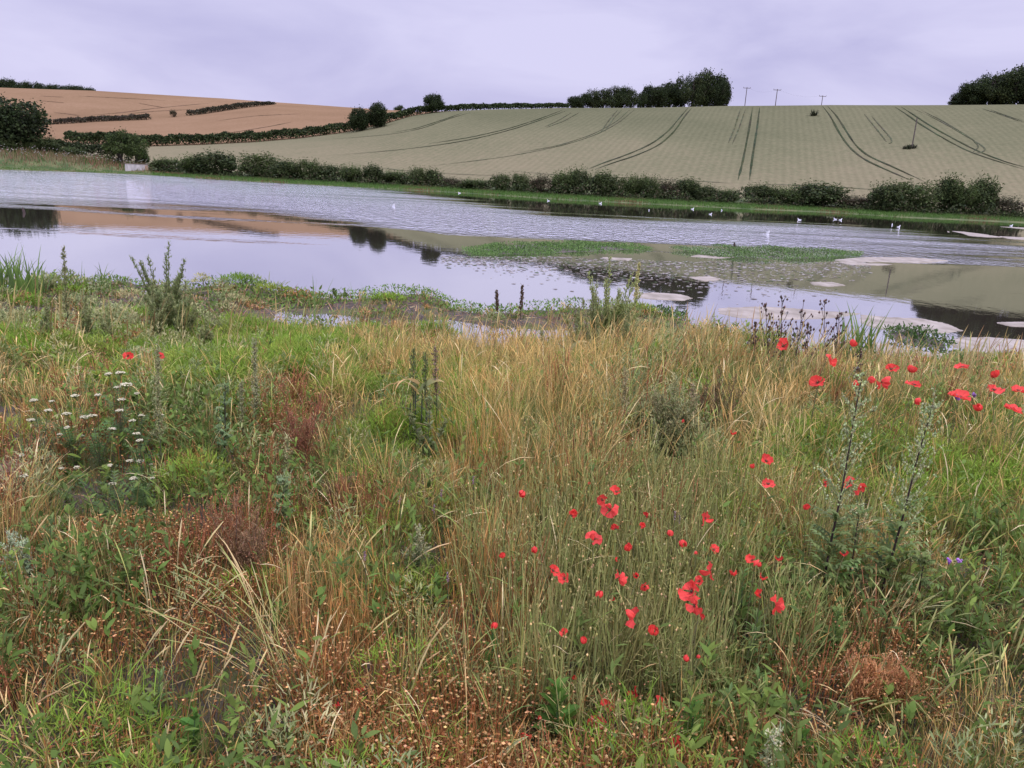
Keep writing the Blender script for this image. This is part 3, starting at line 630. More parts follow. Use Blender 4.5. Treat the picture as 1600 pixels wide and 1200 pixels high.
gl = n('ShaderNodeBsdfGlossy'); gl.inputs['Roughness'].default_value = .02; gl.inputs['Color'].default_value = (.97, .97, .97, 1); L(bp.outputs[0], gl.inputs['Normal'])
df = n('ShaderNodeBsdfDiffuse'); df.inputs['Color'].default_value = (.085, .07, .052, 1)
fr = n('ShaderNodeFresnel'); fr.inputs['IOR'].default_value = 1.5
pw = n('ShaderNodeMath'); pw.operation = 'POWER'; pw.inputs[1].default_value = .23; L(fr.outputs[0], pw.inputs[0])
ms = n('ShaderNodeMixShader'); L(pw.outputs[0], ms.inputs[0]); L(df.outputs[0], ms.inputs[1]); L(gl.outputs[0], ms.inputs[2]); L(ms.outputs[0], o.inputs[0])
tag(b.build('pond_water', m), kind='structure')

# ------------------------------------------------------------------ foreground helpers
def gpt(px, py, h=0.0):
    """point at height h above the near bank, seen at this pixel"""
    z = .5
    for _ in range(12):
        P = at_z(px, py, z+h); z = .5*z+.5*float(gz_(P[0], P[1]))
    return P
def gnd(x, y): return float(gz_(x, y))
# poppies: px, py, width px, form, height above ground, what singles it out
POP = [(817,766,19,'cup',.48,'poppy drooping alone above the orange straw, left of the poppy patch'),(920,757,9,'bud',.45,'narrow crimson half opened poppy bud above the patch'),(963,769,19,'open',.48,'open poppy at the very top of the dense patch'),
 (941,781,15,'rag',.46,'ragged poppy just below the topmost open poppy of the patch'),(953,797,23,'rag',.46,'large ragged poppy under the two topmost of the patch'),(892,806,19,'fan',.46,'fan shaped poppy on the upper left of the patch'),(962,827,17,'fan',.44,'pale fan poppy in the centre of the patch'),
 (928,842,23,'rag',.44,'two-toned ragged poppy left of the pale fan one'),(1009,807,13,'fan',.45,'small side-on poppy, upper middle of the patch'),(1000,823,14,'fan',.45,'small fan poppy below the side-on one'),(1046,828,17,'cup',.46,'deep red cup with dark centre, left one of a close pair'),(1063,844,19,'cup',.45,'deep red rounded poppy, right one of a close pair'),
 (980,860,20,'cup',.43,'bowl shaped poppy in the middle of the patch'),(837,854,18,'cup',.44,'round nodding poppy beside the orange straw'),(786,871,16,'cup',.44,'small round poppy standing inside the orange straw'),(864,892,22,'open',.42,'splayed poppy, left of two touching ones at the left of the patch'),(882,904,19,'open',.41,'open poppy showing its dark centre, right of two touching ones'),
 (967,902,21,'rag',.41,'ragged poppy with lifted petal in mid patch'),(995,901,15,'cup',.41,'small cup poppy right of the one with lifted petal'),(1007,916,14,'rag',.40,'little ragged poppy below the small cup'),(940,923,19,'cup',.40,'round full poppy low on the left of mid patch'),(964,875,9,'fan',.40,'tiny poppy scrap below the pale fan'),(958,937,8,'fan',.36,'tiny poppy scrap beneath the round full poppy'),
 (990,965,26,'rag',.38,'hanging poppy with a sideways petal at the lower patch edge'),(1176,732,14,'cup',.46,'small cup poppy beside the mugwort, lower left of a group of three'),(1197,721,19,'open',.48,'open poppy topmost of the group of three left of the mugwort'),(1200,757,20,'flat',.44,'flat poppy with dark stamens, lowest of the group of three'),(1288,757,14,'fan',.46,'side-on poppy touching the left mugwort stem'),
 (1327,755,18,'rag',.47,'ragged poppy right of the mugwort stem'),(1342,764,16,'rag',.45,'poppy crowding the ragged one right of the mugwort stem'),(1257,796,17,'cup',.43,'round pale red poppy alone left of the mugwort'),(1101,810,19,'rag',.44,'two-petalled poppy alone in the tan grass right of the patch'),(1087,861,10,'cup',.41,'tiny cup poppy on the right of the patch'),(1115,859,17,'open',.41,'open poppy right of the tiny cup'),
 (1176,876,16,'rag',.41,'wilted poppy above the bluish leafy weed'),(1215,872,15,'fan',.41,'tall narrow side-on poppy right of the wilted one'),(1187,886,13,'cup',.40,'small poppy below the wilted one'),(1192,902,17,'fan',.40,'fan poppy beside the bluish leafy weed'),(1143,895,16,'fan',.40,'fan poppy touching the top of the leafy weed'),(1111,891,25,'rag',.41,'big ragged poppy above the largest one'),
 (1093,908,16,'rag',.40,'creased poppy between the big ragged and the largest one'),(1081,924,32,'open',.40,'largest poppy, wide open with two broad petals'),(1086,946,22,'rag',.38,'crumpled poppy hanging right below the largest'),(1188,930,18,'fan',.38,'bright poppy right of the leafy weed, left of a close two'),(1212,945,23,'rag',.37,'big crumpled poppy right of the leafy weed, right of a close two'),(1318,865,15,'fan',.38,'faded poppy among the mugwort leaves'),
 (1095,966,13,'fan',.36,'slim poppy under the crumpled hanging one'),(774,972,17,'cup',.40,'nodding poppy above the nettle left of the patch'),(910,1006,19,'cup',.37,'round poppy below the left of the patch'),(880,988,11,'rag',.36,'torn little poppy left of the low round one'),(1022,992,26,'cup',.38,'big smooth cup, lowest large poppy of the patch'),(1070,1033,16,'cup',.33,'dark red poppy under the big smooth cup'),
 (899,1060,11,'cup',.14,'small dark red poppy low among mayweed'),(843,1124,13,'bud',.12,'closed red poppy leaning over the bottom nettle'),(823,1148,14,'rag',.06,'fallen poppy by the broad striped leaf'),(935,1133,25,'flat',.04,'flat fallen poppy right of the bottom nettle'),(950,1103,17,'rag',.06,'withered poppy low behind the fallen flat one'),(992,1085,18,'rag',.08,'withered dull red poppy at the patch foot'),
 (1027,1100,19,'rag',.07,'wide withered poppy right at the patch foot'),(1058,1162,19,'rag',.10,'torn poppy at the bottom edge right of centre'),(1092,1023,9,'cup',.33,'tiny red poppy right of the dark one'),(1146,678,13,'fan',.50,'poppy alone in the arching tan grass'),(1067,661,11,'bud',.52,'slim red poppy on the grey goosefoot'),
 (1224,541,19,'open',.62,'poppy with white seed fluff before it, topmost by the water'),(1330,541,18,'cup',.62,'poppy under the reeds at the water'),(1296,563,17,'rag',.60,'ragged poppy among the dry seed stalks'),(1278,598,21,'open',.58,'big dark poppy left of the mugwort tip'),(1334,603,15,'cup',.56,'small poppy left beside the mugwort tip'),(1358,589,17,'cup',.58,'poppy right beside the mugwort tip'),
 (1392,577,19,'open',.60,'upper poppy of the crowded right group'),(1420,581,20,'cup',.58,'pale round poppy of the crowded right group'),(1377,597,20,'rag',.57,'dark ragged poppy in the crowded right group'),(1428,602,19,'flat',.56,'flat poppy below the pale round one'),(1434,622,15,'cup',.54,'small lowest poppy of the crowded right group'),(1504,574,15,'flat',.60,'poppy against the pale scum at the right shore'),
 (1554,590,18,'cup',.58,'upper round poppy near the right edge'),(1553,610,20,'flat',.56,'flattened poppy right below the upper round one'),(1591,611,18,'flat',.56,'poppy cut by the right edge'),(1499,621,22,'flat',.55,'wide poppy above the purple flowers'),(1532,642,18,'cup',.53,'round poppy below the wide one at right'),(1581,640,20,'flat',.53,'lowest poppy near the right edge'),
 (200,556,12,'rag',.45,'faded orange-red poppy, left one of two in the left grass'),(251,556,10,'rag',.45,'faded orange-red poppy, right one of two in the left grass'),(563,1076,12,'rag',.06,'fallen red poppy low in the orange straw'),(527,1106,13,'rag',.05,'fallen red poppy at the foot of the orange straw')]
PP = np.array([gpt(p[0], p[1], p[4]) for p in POP]); PD = np.hypot(PP[:, 0], PP[:, 1])
KEEP = [(p[0], p[1], p[2], d) for p, d in zip(POP, PD)]      # flower pixel, width, distance
# plants that stand clear of the grass: foot pixel, top pixel, half width
for (bx, by, tx, ty, hw) in [(868,1165,872,1075,38),(766,1060,770,985,26),(1078,1175,1085,1100,30),(1252,1200,1254,1145,24),(300,1185,305,1115,30),(1310,1025,1315,950,60),(1158,1010,1160,893,34),(1175,1060,1185,960,36),(1100,1090,1108,1008,30),(1195,1120,1186,1055,32),(1225,890,1222,815,20),(140,975,142,915,20),(105,965,108,940,20),(60,870,65,812,34),(245,1140,245,1050,34),(690,940,680,905,26),(1480,1000,1475,945,26),(1562,960,1565,860,34),(1518,880,1525,800,30),(440,985,438,945,22),
                             (352,745,352,600,26),(440,855,444,745,24),(30,930,28,838,26),(655,900,652,830,30),(645,705,650,560,46),(690,735,672,620,22),(1283,950,1310,640,60),(1375,950,1430,660,55),(250,750,246,560,10),(398,690,398,545,12),(478,745,440,615,24),(120,740,110,620,60),(200,760,195,600,56),(130,800,110,690,60),(230,800,215,700,36),(384,915,385,780,34),(1045,735,1055,600,26),(974,720,978,585,12),(1345,1130,1360,1020,60),(420,1040,300,895,40)]:
    P_ = gpt(bx, by); D_ = float(np.hypot(P_[0], P_[1]))
    for f in (.25, .5, .72): KEEP.append((bx+(tx-bx)*(1-f), ty+(by-ty)*f, hw*1.1, D_-.12))
def height_cap(x, y, h):
    """grass that would stand right before a flower is trodden lower"""
    P = np.stack([x, y, gz_(x, y)], -1); px, py = project(P); D = np.hypot(x, y)
    px2, py2 = project(P+np.stack([0*x, 0*x, h], -1))
    out = h.copy()
    for (fx, fy, fw, fd) in KEEP:
        m = (np.abs(px-fx) < fw*.6+11) & (D < fd+.1) & (py2 < fy+fw*.6) & (py > fy-5)
        if m.any():
            f = (py[m]-(fy+fw*.6))/np.maximum(py[m]-py2[m], 1)
            out[m] = np.minimum(out[m], np.maximum(.05, h[m]*np.clip(f, .1, 1)))
    return out

# ------------------------------------------------------------------ meadow: where each kind grows (photograph's patches on the bank)
SPEC = ['straw', 'orange', 'tan', 'green', 'fern', 'brown', 'leafy', 'pstem', 'grey', 'red', 'bare']
BASE = dict(straw=.20, orange=.15, tan=.13, green=.17, fern=.08, brown=.13, leafy=.15, pstem=.0, grey=.05, red=.06, bare=.08)
ZN = dict(
 straw=[(640,560,90,80,1.3),(850,640,110,90,2.0),(960,610,110,80,1.3),(1140,700,80,80,1.0),(900,545,140,30,1.2),(590,525,60,40,1.2),(30,590,60,40,.9),(1400,640,150,40,.9),(1550,800,90,80,1.0),(1180,600,90,40,.6),(480,560,40,60,.6)],
 orange=[(755,890,50,120,4.5),(540,980,60,120,1.7),(720,830,70,80,1.2),(1160,790,60,60,1.0),(1480,860,90,60,1.6),(800,720,90,60,1.0),(480,1150,90,60,1.2),(300,770,50,90,.8),(350,790,60,70,.6),(620,600,60,60,.7)],
 tan=[(150,525,80,35,1.8),(300,540,60,30,.9),(1240,670,70,35,1.3),(1560,740,70,60,1.2),(60,1100,130,100,.8),(1450,1000,110,90,.8),(350,1100,100,80,.5),(1290,1120,90,60,.8),(30,620,50,60,.5)],
 green=[(590,720,80,70,2.0),(1120,620,90,50,1.4),(1250,600,130,40,1.4),(1500,1100,150,100,1.5),(1500,950,100,80,1.0),(220,560,110,40,.4),(560,1100,80,80,.6),(100,1120,130,80,.3),(320,610,110,80,.4),(850,580,80,50,.6),(1350,1100,100,80,.9),(1550,650,90,40,1.1),(700,950,60,80,.5)],
 fern=[(430,535,120,26,4.0),(230,530,90,22,2.4),(50,532,60,20,1.6),(700,585,40,60,1.6),(915,555,30,18,1.8),(1440,720,120,42,3.4),(660,700,60,60,2.4),(1560,740,50,40,1.2),(330,565,70,30,1.8),(1210,740,60,40,1.4),(500,600,60,40,1.2),(870,620,60,40,.6),(640,820,60,40,1.0)],
 brown=[(290,960,130,75,3.4),(680,1100,80,90,4.0),(1370,1080,75,65,5.0),(70,670,80,40,1.4),(60,1140,120,70,1.6),(440,1040,70,60,2.2),(950,1140,160,45,3.2),(140,930,100,60,1.1),(320,700,80,40,1.0)],
 leafy=[(660,690,50,50,1.6),(1040,670,60,50,1.2),(420,740,60,50,.9),(960,740,50,40,.8),(1270,720,70,40,.8),(540,790,50,40,1.0),(280,690,130,70,1.9),(120,850,100,50,1.3),(1340,950,90,70,2.6),(1180,1020,80,80,1.5),(1520,1020,100,90,.8),(640,870,60,50,1.8),(700,800,60,40,1.2),(1560,900,60,60,1.5),(1200,1120,80,50,1.1),(1480,1030,80,50,.9),(400,860,60,50,.6)],
 pstem=[(1000,880,150,90,4.5),(1000,980,120,55,3.2),(880,800,80,50,.7)],
 grey=[(120,500,120,35,1.8),(330,520,80,30,.8),(250,480,60,40,1.0),(1040,660,60,60,1.8),(980,640,30,50,.8),(950,500,50,30,1.2),(60,760,60,60,.8),(370,640,70,60,.7)],
 red=[(190,520,50,25,.9),(440,650,40,50,1.2),(1010,830,60,30,.5),(80,690,70,30,.9),(1060,1090,90,30,1.6),(370,830,60,60,.9),(510,775,60,40,1.0),(20,760,50,50,.9)],
 bare=[(200,1060,110,60,1.5),(780,1065,60,40,3.0),(330,940,100,50,.6),(550,1150,50,40,1.2),(1250,1130,50,50,.8),(250,700,130,60,.4)])
def zone_pick(x, y):
    px, py = project(np.stack([x, y, gz_(x, y)+.2], -1))
    px = np.clip(px, -60, 1660); py = np.clip(py, 440, 1250)
    W = []
    for i, sname in enumerate(SPEC):
        wv = np.full(len(x), BASE[sname])
        for (zx, zy, sx, sy, am) in ZN[sname]: wv += am*np.exp(-.5*(((px-zx)/sx)**2+((py-zy)/sy)**2))
        f = np.sin(x*(1.7+.31*i)+i*1.3+1.4*np.sin(y*(1.3+.17*i)))*np.sin(y*(2.1+.23*i)+i+1.1*np.sin(x*1.9))
        W.append(np.maximum(wv*np.exp(1.25*f), 1e-4))
    W = np.array(W); W /= W.sum(0)
    u = rng.random(len(x)); c = W.cumsum(0)
    return (u[None] > c).sum(0), px, py
NT = 14000
dd = np.linspace(1.15, 15.5, 400); rho = np.clip(95*(2.0/dd)**1.15, 14, 110); pdf = dd*rho; cdf = pdf.cumsum()/pdf.sum()
td = np.interp(rng.random(NT), cdf, dd); ta = rnd(-1.25, 1.25, NT)
keep = (np.abs(ta) < .64+np.arctan(2.3/td)); td, ta = td[keep], ta[keep]
tx_, ty_ = td*np.sin(ta), td*np.cos(ta); s_in = shoreY(tx_)-ty_
pxe = 800+tx_/np.maximum(ty_, 1)*1245; lim = np.interp(pxe, [0, 450, 620, 700, 1000, 1120, 1250, 1600], [3.9, 3.7, 3.4, 3.0, 2.6, 1.5, .8, .8])
lim = lim+.35*np.sin(tx_*2.3)+.25*np.sin(tx_*5.1+2)
keep = (s_in > lim) | ((s_in > .25) & (rng.random(len(td)) < np.interp(pxe, [0, 450, 600, 1600], [.26, .22, .12, .1])))
tx_, ty_, td, s_in, lim = tx_[keep], ty_[keep], td[keep], s_in[keep], lim[keep]
wetz = gz_(tx_, ty_) > .012; tx_, ty_, td, s_in, lim = tx_[wetz], ty_[wetz], td[wetz], s_in[wetz], lim[wetz]
sp_, tpx, tpy = zone_pick(tx_, ty_)
low = np.clip(np.interp(tpy, [480, 540, 600, 800, 950, 1100, 1200], [.6, .75, 1.0, 1.0, .85, .6, .5]), .3, 1)*np.where(s_in < lim, .55, 1)
low = low*np.interp(tpx, [0, 250, 500, 620, 750, 1000, 1100, 1200, 1600], [.8, .72, .72, 1.0, 1.15, 1.15, 1.0, .92, .92])
wsc = lambda d: np.maximum(1, d/3.6)
BG = {k: MB() for k in ('dry_grass', 'green_grass', 'feathery_mayweed', 'withered_mayweed', 'leafy_weeds', 'poppy_foliage', 'grey_weeds', 'russet_weeds', 'litter', 'marsh_plants', 'shore_debris')}
def sel(name):
    i = SPEC.index(name); m = sp_ == i; return tx_[m], ty_[m], td[m], low[m], tpx[m], tpy[m]
def tufts(bld, x, y, d, lw, nb, hgt, rad, lean, curl, w0, cb, ct, K=6, head=None, hfrac=.3, wob=.05, capk=True):
    n = len(x)
    if n == 0: return
    cl = .5+.5*np.sin(x*3.3+1.7*np.sin(y*2.1+hgt*9))*np.sin(y*4.1+1.3*np.sin(x*2.7+hgt*5)); km = rng.random(n) < .45+.75*cl
    x, y, d, lw, cl = x[km], y[km], d[km], lw[km], cl[km]; n = len(x)
    if n == 0: return
    hg = hgt*lw*rnd(.65, 1.15, n)*(.72+.62*cl)
    if capk: hg = height_cap(x, y, hg)
    taz = rnd(0, 6.28, n); tbend = rnd(0, .22, n)
    X = np.repeat(x, nb); Yb = np.repeat(y, nb); N_ = len(X); r = rad*np.sqrt(rnd(0, 1, N_)); a = rnd(0, 6.28, N_)
    X = X+r*np.cos(a); Yb = Yb+r*np.sin(a); L_ = np.repeat(hg, nb)*rnd(.5, 1.15, N_)
    a = np.where(rng.random(N_) < .45, np.repeat(taz, nb)+rng.normal(0, .5, N_), a)
    P = curves(np.stack([X, Yb, gz_(X, Yb)-.01], -1), L_, a, np.abs(rng.normal(0, lean, N_))+np.repeat(tbend, nb)*.5, rnd(curl*.2, curl*1.3, N_), K, wob)
    sc = np.repeat(wsc(d), nb)
    S = np.stack([-np.sin(a+rnd(-.9, .9, N_)), np.cos(a), 0*a], -1); S = unit(S)
    s = np.linspace(0, 1, K)
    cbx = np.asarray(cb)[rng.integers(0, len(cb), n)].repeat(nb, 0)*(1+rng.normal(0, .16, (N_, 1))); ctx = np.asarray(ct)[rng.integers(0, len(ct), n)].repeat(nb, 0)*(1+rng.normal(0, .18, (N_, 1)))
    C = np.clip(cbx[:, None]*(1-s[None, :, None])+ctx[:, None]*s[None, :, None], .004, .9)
    prof = np.clip(1.05-s**2.2, .12, 1)
    Wd = w0*prof[None]*sc[:, None]*rnd(.7, 1.3, (N_, 1))
    if head:
        hm = rng.random(N_) < hfrac
        hp = np.interp(s, [0, .7, .78, .9, 1], [.45, .35, head, head*.9, .25])
        Wd = np.where(hm[:, None], w0*hp[None]*sc[:, None], Wd)
        hc = np.asarray(ct)[rng.integers(0, len(ct), N_)]*np.array([1.12, 1.05, 1.0])
        C = np.where((hm[:, None] & (s > .72)[None])[..., None], np.clip(hc[:, None]*rnd(.75, 1.15, (N_, 1, 1)), 0, .9), C)
        S2 = np.cross(S, np.broadcast_to(np.array([0, 0, 1.0]), S.shape))
        ribbons(bld, P[hm][:, -3:], Wd[hm][:, -3:], S2[hm]+[0, 0, .3], C[hm][:, -3:])
    ribbons(bld, P, Wd, S, C)
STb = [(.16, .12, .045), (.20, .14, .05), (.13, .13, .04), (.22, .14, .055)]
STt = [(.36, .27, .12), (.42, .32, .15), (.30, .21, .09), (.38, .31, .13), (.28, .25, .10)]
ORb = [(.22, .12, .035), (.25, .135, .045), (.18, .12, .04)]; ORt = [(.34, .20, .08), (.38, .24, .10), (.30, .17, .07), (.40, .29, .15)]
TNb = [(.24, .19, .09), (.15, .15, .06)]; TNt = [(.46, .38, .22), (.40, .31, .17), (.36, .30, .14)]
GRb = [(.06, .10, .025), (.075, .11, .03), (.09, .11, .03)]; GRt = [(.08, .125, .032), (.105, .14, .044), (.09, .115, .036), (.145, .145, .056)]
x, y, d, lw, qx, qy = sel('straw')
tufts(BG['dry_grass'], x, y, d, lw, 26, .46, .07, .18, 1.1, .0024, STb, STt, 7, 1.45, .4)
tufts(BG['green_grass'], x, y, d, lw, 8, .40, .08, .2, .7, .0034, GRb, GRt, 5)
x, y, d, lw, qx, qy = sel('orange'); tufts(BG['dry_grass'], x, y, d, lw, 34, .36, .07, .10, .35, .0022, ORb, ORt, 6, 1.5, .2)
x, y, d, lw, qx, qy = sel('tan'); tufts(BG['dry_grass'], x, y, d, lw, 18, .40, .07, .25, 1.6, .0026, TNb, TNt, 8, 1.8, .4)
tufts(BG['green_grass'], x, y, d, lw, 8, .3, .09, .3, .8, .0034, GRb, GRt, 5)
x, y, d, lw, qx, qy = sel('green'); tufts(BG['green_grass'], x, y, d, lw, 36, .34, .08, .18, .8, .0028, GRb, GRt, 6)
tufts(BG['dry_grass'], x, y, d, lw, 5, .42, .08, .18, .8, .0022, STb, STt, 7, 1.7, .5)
# thin scatter of everything everywhere, so that no patch is pure
al = np.ones(len(tx_), bool)
tufts(BG['green_grass'], tx_, ty_, td, low, 4, .22, .16, .3, .8, .0034, GRb, GRt, 4)
tufts(BG['dry_grass'], tx_, ty_, td, low, 4, .24, .16, .3, .9, .0022, STb+ORb+TNb, STt+ORt+TNt, 5, 1.7, .3)
# single long arching blades and seeded stalks, mostly pale straw in colour
i = rng.choice(len(tx_), 3600); xx, yy, d_ = tx_[i]+rnd(-.1, .1, 3600), ty_[i]+rnd(-.1, .1, 3600), td[i]; m = 3600
hg = height_cap(xx, yy, rnd(.28, .58, m)*low[i]); a = rnd(0, 6.28, m); Pc = curves(np.stack([xx, yy, gz_(xx, yy)], -1), hg, a, rnd(0, .45, m), rnd(.3, 1.9, m), 9, .06)
hc = np.asarray([(.42, .34, .19), (.36, .27, .13), (.46, .39, .25), (.22, .24, .08), (.14, .20, .05)])[rng.integers(0, 5, m)]*(1+rng.normal(0, .15, (m, 1)))
ribbons(BG['dry_grass'], Pc, (.0026*wsc(d_))[:, None]*np.interp(np.linspace(0, 1, 9), [0, .65, .78, .9, 1], [.7, .6, 1.5, 1.4, .2])[None]*rnd(.7, 1.2, (m, 1)), unit(np.stack([-np.sin(a), np.cos(a), rnd(-.7, .7, m)], -1)), np.clip(hc, 0, .9))
i = rng.choice(len(tx_), 2900); xx, yy, d_ = tx_[i]+rnd(-.12, .12, 2900), ty_[i]+rnd(-.12, .12, 2900), td[i]; m = 2900
a = rnd(0, 6.28, m); Pc = curves(np.stack([xx, yy, gz_(xx, yy)], -1), height_cap(xx, yy, rnd(.16, .42, m)*low[i]), a, rnd(.1, .6, m), rnd(.4, 2.2, m), 8, .04)
hc = np.asarray([(.06, .11, .03), (.08, .13, .04), (.10, .14, .055), (.13, .15, .05)])[rng.integers(0, 4, m)]*(1+rng.normal(0, .15, (m, 1)))
ribbons(BG['green_grass'], Pc, (.0058*np.sqrt(wsc(d_)))[:, None]*np.array([[.7, .9, 1, 1, .9, .75, .5, .08]])*rnd(.6, 1.2, (m, 1)), unit(np.stack([-np.sin(a), np.cos(a), rnd(-.6, .6, m)], -1)), np.clip(hc, 0, .9))
# timothy heads: pale cylinders on arching stalks, right foreground mostly
n = 190; px = np.concatenate([rnd(1280, 1640, 120), rnd(1080, 1300, 14), rnd(-20, 700, 56)]); py = np.concatenate([rnd(880, 1230, 120), rnd(980, 1180, 14), rnd(900, 1200, 56)])
P0 = np.array([gpt(a, c_) for a, c_ in zip(px, py)]); hg = height_cap(P0[:, 0], P0[:, 1], rnd(.2, .42, n)); a = rng.normal(.5, .8, n)
Pc = curves(P0, hg, a, rnd(.1, .5, n), rnd(.2, 1.1, n), 9); pal = jit((.20, .22, .085), n, .2); pal[120+14:] = jit((.36, .30, .17), 56, .15)
tubes(BG['green_grass'], Pc[:, :7], np.full((1, 7), .0010), pal*.75, 3)
tubes(BG['green_grass'], Pc[:, 6:], np.array([[.0020, .0031, .0016]]), pal, 5)
# feathery mayweed: soft bright mounds of thread-like leaflets
def feather(bld, x, y, d, lw, n_per, hgt, rad, L0, w0, cols):
    n = len(x)
    if n == 0: return
    hh = height_cap(x, y, hgt*np.clip(lw, .75, 1)*rnd(.6, 1.2, n))
    i = np.repeat(np.arange(n), n_per); m = len(i); a = rnd(0, 6.28, m); r = rad*np.sqrt(rnd(0, 1, m)); zf = np.cbrt(rnd(.08, 1, m))
    z = hh[i]*zf*(1-.5*(r/rad)**2); X = x[i]+r*np.cos(a)*(.7+.3*wsc(d)[i]); Yb = y[i]+r*np.sin(a)
    az = a+rng.normal(0, .9, m); sc = wsc(d)[i]
    P = curves(np.stack([X, Yb, gz_(X, Yb)+z], -1), L0*rnd(.6, 1.3, m)*np.sqrt(sc), az, rnd(.3, 1.3, m), rnd(0, .9, m), 3)
    C = np.asarray(cols)[rng.integers(0, len(cols), n)][i]*(1+rng.normal(0, .2, (m, 1)))
    ribbons(bld, P, w0*sc[:, None]*np.array([[.8, 1, .3]]), unit(np.stack([-np.sin(az), np.cos(az), rng.normal(0, .5, m)], -1)), np.clip(C, .004, 1))
x, y, d, lw, qx, qy = sel('fern')
feather(BG['feathery_mayweed'], x, y, d, lw, 230, .27, .17, .036, .0036, [(.08, .145, .02), (.10, .165, .028), (.065, .12, .018), (.125, .165, .036)])
feather(BG['feathery_mayweed'], x, y, d, lw, 40, .30, .16, .07, .0030, [(.08, .135, .024), (.115, .145, .036)])
# under-carpet of small leaves everywhere, coloured darker to deepen the shade between plants
feather(BG['leafy_weeds'], tx_, ty_, td, np.ones(len(tx_)), 16, .09, .2, .035, .006, [(.042, .062, .018), (.052, .072, .022), (.075, .062, .028), (.09, .058, .03), (.04, .055, .018)])
# withered mayweed: brown twigs with pale buttons
x, y, d, lw, qx, qy = sel('brown'); n = len(x); k = 20; i = np.repeat(np.arange(n), k); m = len(i); a = rnd(0, 6.28, m); r = .13*np.sqrt(rnd(0, 1, m))
X = x[i]+r*np.cos(a); Yb = y[i]+r*np.sin(a); hg = height_cap(X, Yb, (.26*rnd(.5, 1.15, m)*lw[i])); sc = wsc(d)[i]
Pc = curves(np.stack([X, Yb, gz_(X, Yb)], -1), hg, a, rnd(0, .5, m), rnd(-.3, .5, m), 5, .2)
tubes(BG['withered_mayweed'], Pc, .0011*sc[:, None]*np.array([[1.2, 1.1, 1, .9, .8]]), jit((.175, .075, .038), m, .3), 3)
for j, kk in ((4, 1.0), (3, .7), (2, .4)):
    mm = rng.random(m) < kk; q = Pc[mm][:, j]+rng.normal(0, .016, (mm.sum(), 3))*(j < 4)
    blobs(BG['withered_mayweed'], q, np.stack([0.0050*sc[mm]*rnd(.6, 1.25, mm.sum())]*2+[.0032*sc[mm]], -1), np.where((rng.random(mm.sum()) < .5)[:, None], jit((.30, .20, .12), mm.sum(), .28), jit((.17, .08, .04), mm.sum(), .2)))
feather(BG['withered_mayweed'], x, y, d, lw, 45, .2, .15, .03, .0028, [(.19, .085, .042), (.14, .068, .035), (.10, .09, .03), (.22, .105, .052)])
# poppy foliage: wiry stalks, nodding buds
x, y, d, lw, qx, qy = sel('pstem'); n = len(x); k = 30; i = np.repeat(np.arange(n), k); m = len(i); a = rnd(0, 6.28, m); r = .12*np.sqrt(rnd(0, 1, m)); sc = wsc(d)[i]
X = x[i]+r*np.cos(a); Yb = y[i]+r*np.sin(a); hg = height_cap(X, Yb, .40*rnd(.5, 1.1, m))
Pc = curves(np.stack([X, Yb, gz_(X, Yb)], -1), hg, a, rnd(0, .25, m), rnd(-.2, .5, m), 6, .35)
pcol = jit((.17, .18, .092), m, .28); tubes(BG['poppy_foliage'], Pc, .00135*sc[:, None]*np.ones((1, 6)), pcol, 3)
mm = rng.random(m) < .35; blobs(BG['poppy_foliage'], Pc[mm][:, 5]-[0, 0, .006], np.array([.0042, .0042, .0085]), jit((.17, .17, .085), mm.sum(), .2))
mm = rng.random(m) < .12; blobs(BG['poppy_foliage'], Pc[mm][:, 5], np.array([.0035, .0035, .006]), jit((.36, .28, .20), mm.sum(), .2))
feather(BG['poppy_foliage'], x, y, d, np.ones(n), 70, .34, .13, .035, .0034, [(.105, .135, .055), (.135, .155, .072), (.17, .16, .085)])
# broad leaves
def leaves_on(bld, base, L_, az, lean, curl, w, C, K=6):
    P = curves(base, L_, az, lean, curl, K); s = np.linspace(0, 1, K); pr = np.interp(s, [0, .08, .3, .6, .85, 1], [.12, .3, 1, .85, .4, .02])
    ribbons(bld, P, w[:, None]*pr[None], np.stack([-np.sin(az), np.cos(az), rng.normal(0, .25, len(az))], -1), C)
x, y, d, lw, qx, qy = sel('leafy'); n = len(x); k = 34; i = np.repeat(np.arange(n), k); m = len(i)
st = rng.integers(0, 4, m); sa = st*1.7+np.repeat(rnd(0, 6, n), k); zf = rnd(.1, 1, m); hh = height_cap(x, y, .34*np.clip(lw, .7, 1)*rnd(.7, 1.2, n))
X = x[i]+.09*np.cos(sa)*(1+zf*.5); Yb = y[i]+.09*np.sin(sa)*(1+zf*.5); a = rnd(0, 6.28, m); sc = np.sqrt(wsc(d)[i])
lc = np.asarray([(.05, .085, .022), (.06, .10, .028), (.085, .125, .035), (.07, .105, .035), (.045, .072, .025)])[rng.integers(0, 5, n)][i]*(1+rng.normal(0, .15, (m, 1)))
leaves_on(BG['leafy_weeds'], np.stack([X, Yb, gz_(X, Yb)+hh[i]*zf], -1), rnd(.03, .075, m)*sc*(1.15-.4*zf), a, rnd(.5, 1.2, m), rnd(.1, .9, m), rnd(.009, .022, m)*sc, lc)
k4_ = 4; i = np.repeat(np.arange(n), k4_); st = np.tile(np.arange(4), n); sa = st*1.7+rnd(0, 6, n)[i]
Pb = np.stack([x[i]+.09*np.cos(sa), y[i]+.09*np.sin(sa), gz_(x[i], y[i])], -1); tubes(BG['leafy_weeds'], curves(Pb, hh[i], sa, np.full(len(i), .12), np.full(len(i), .1), 4), np.array([[.002, .002, .0016, .001]]), np.array([.11, .10, .05]), 4)
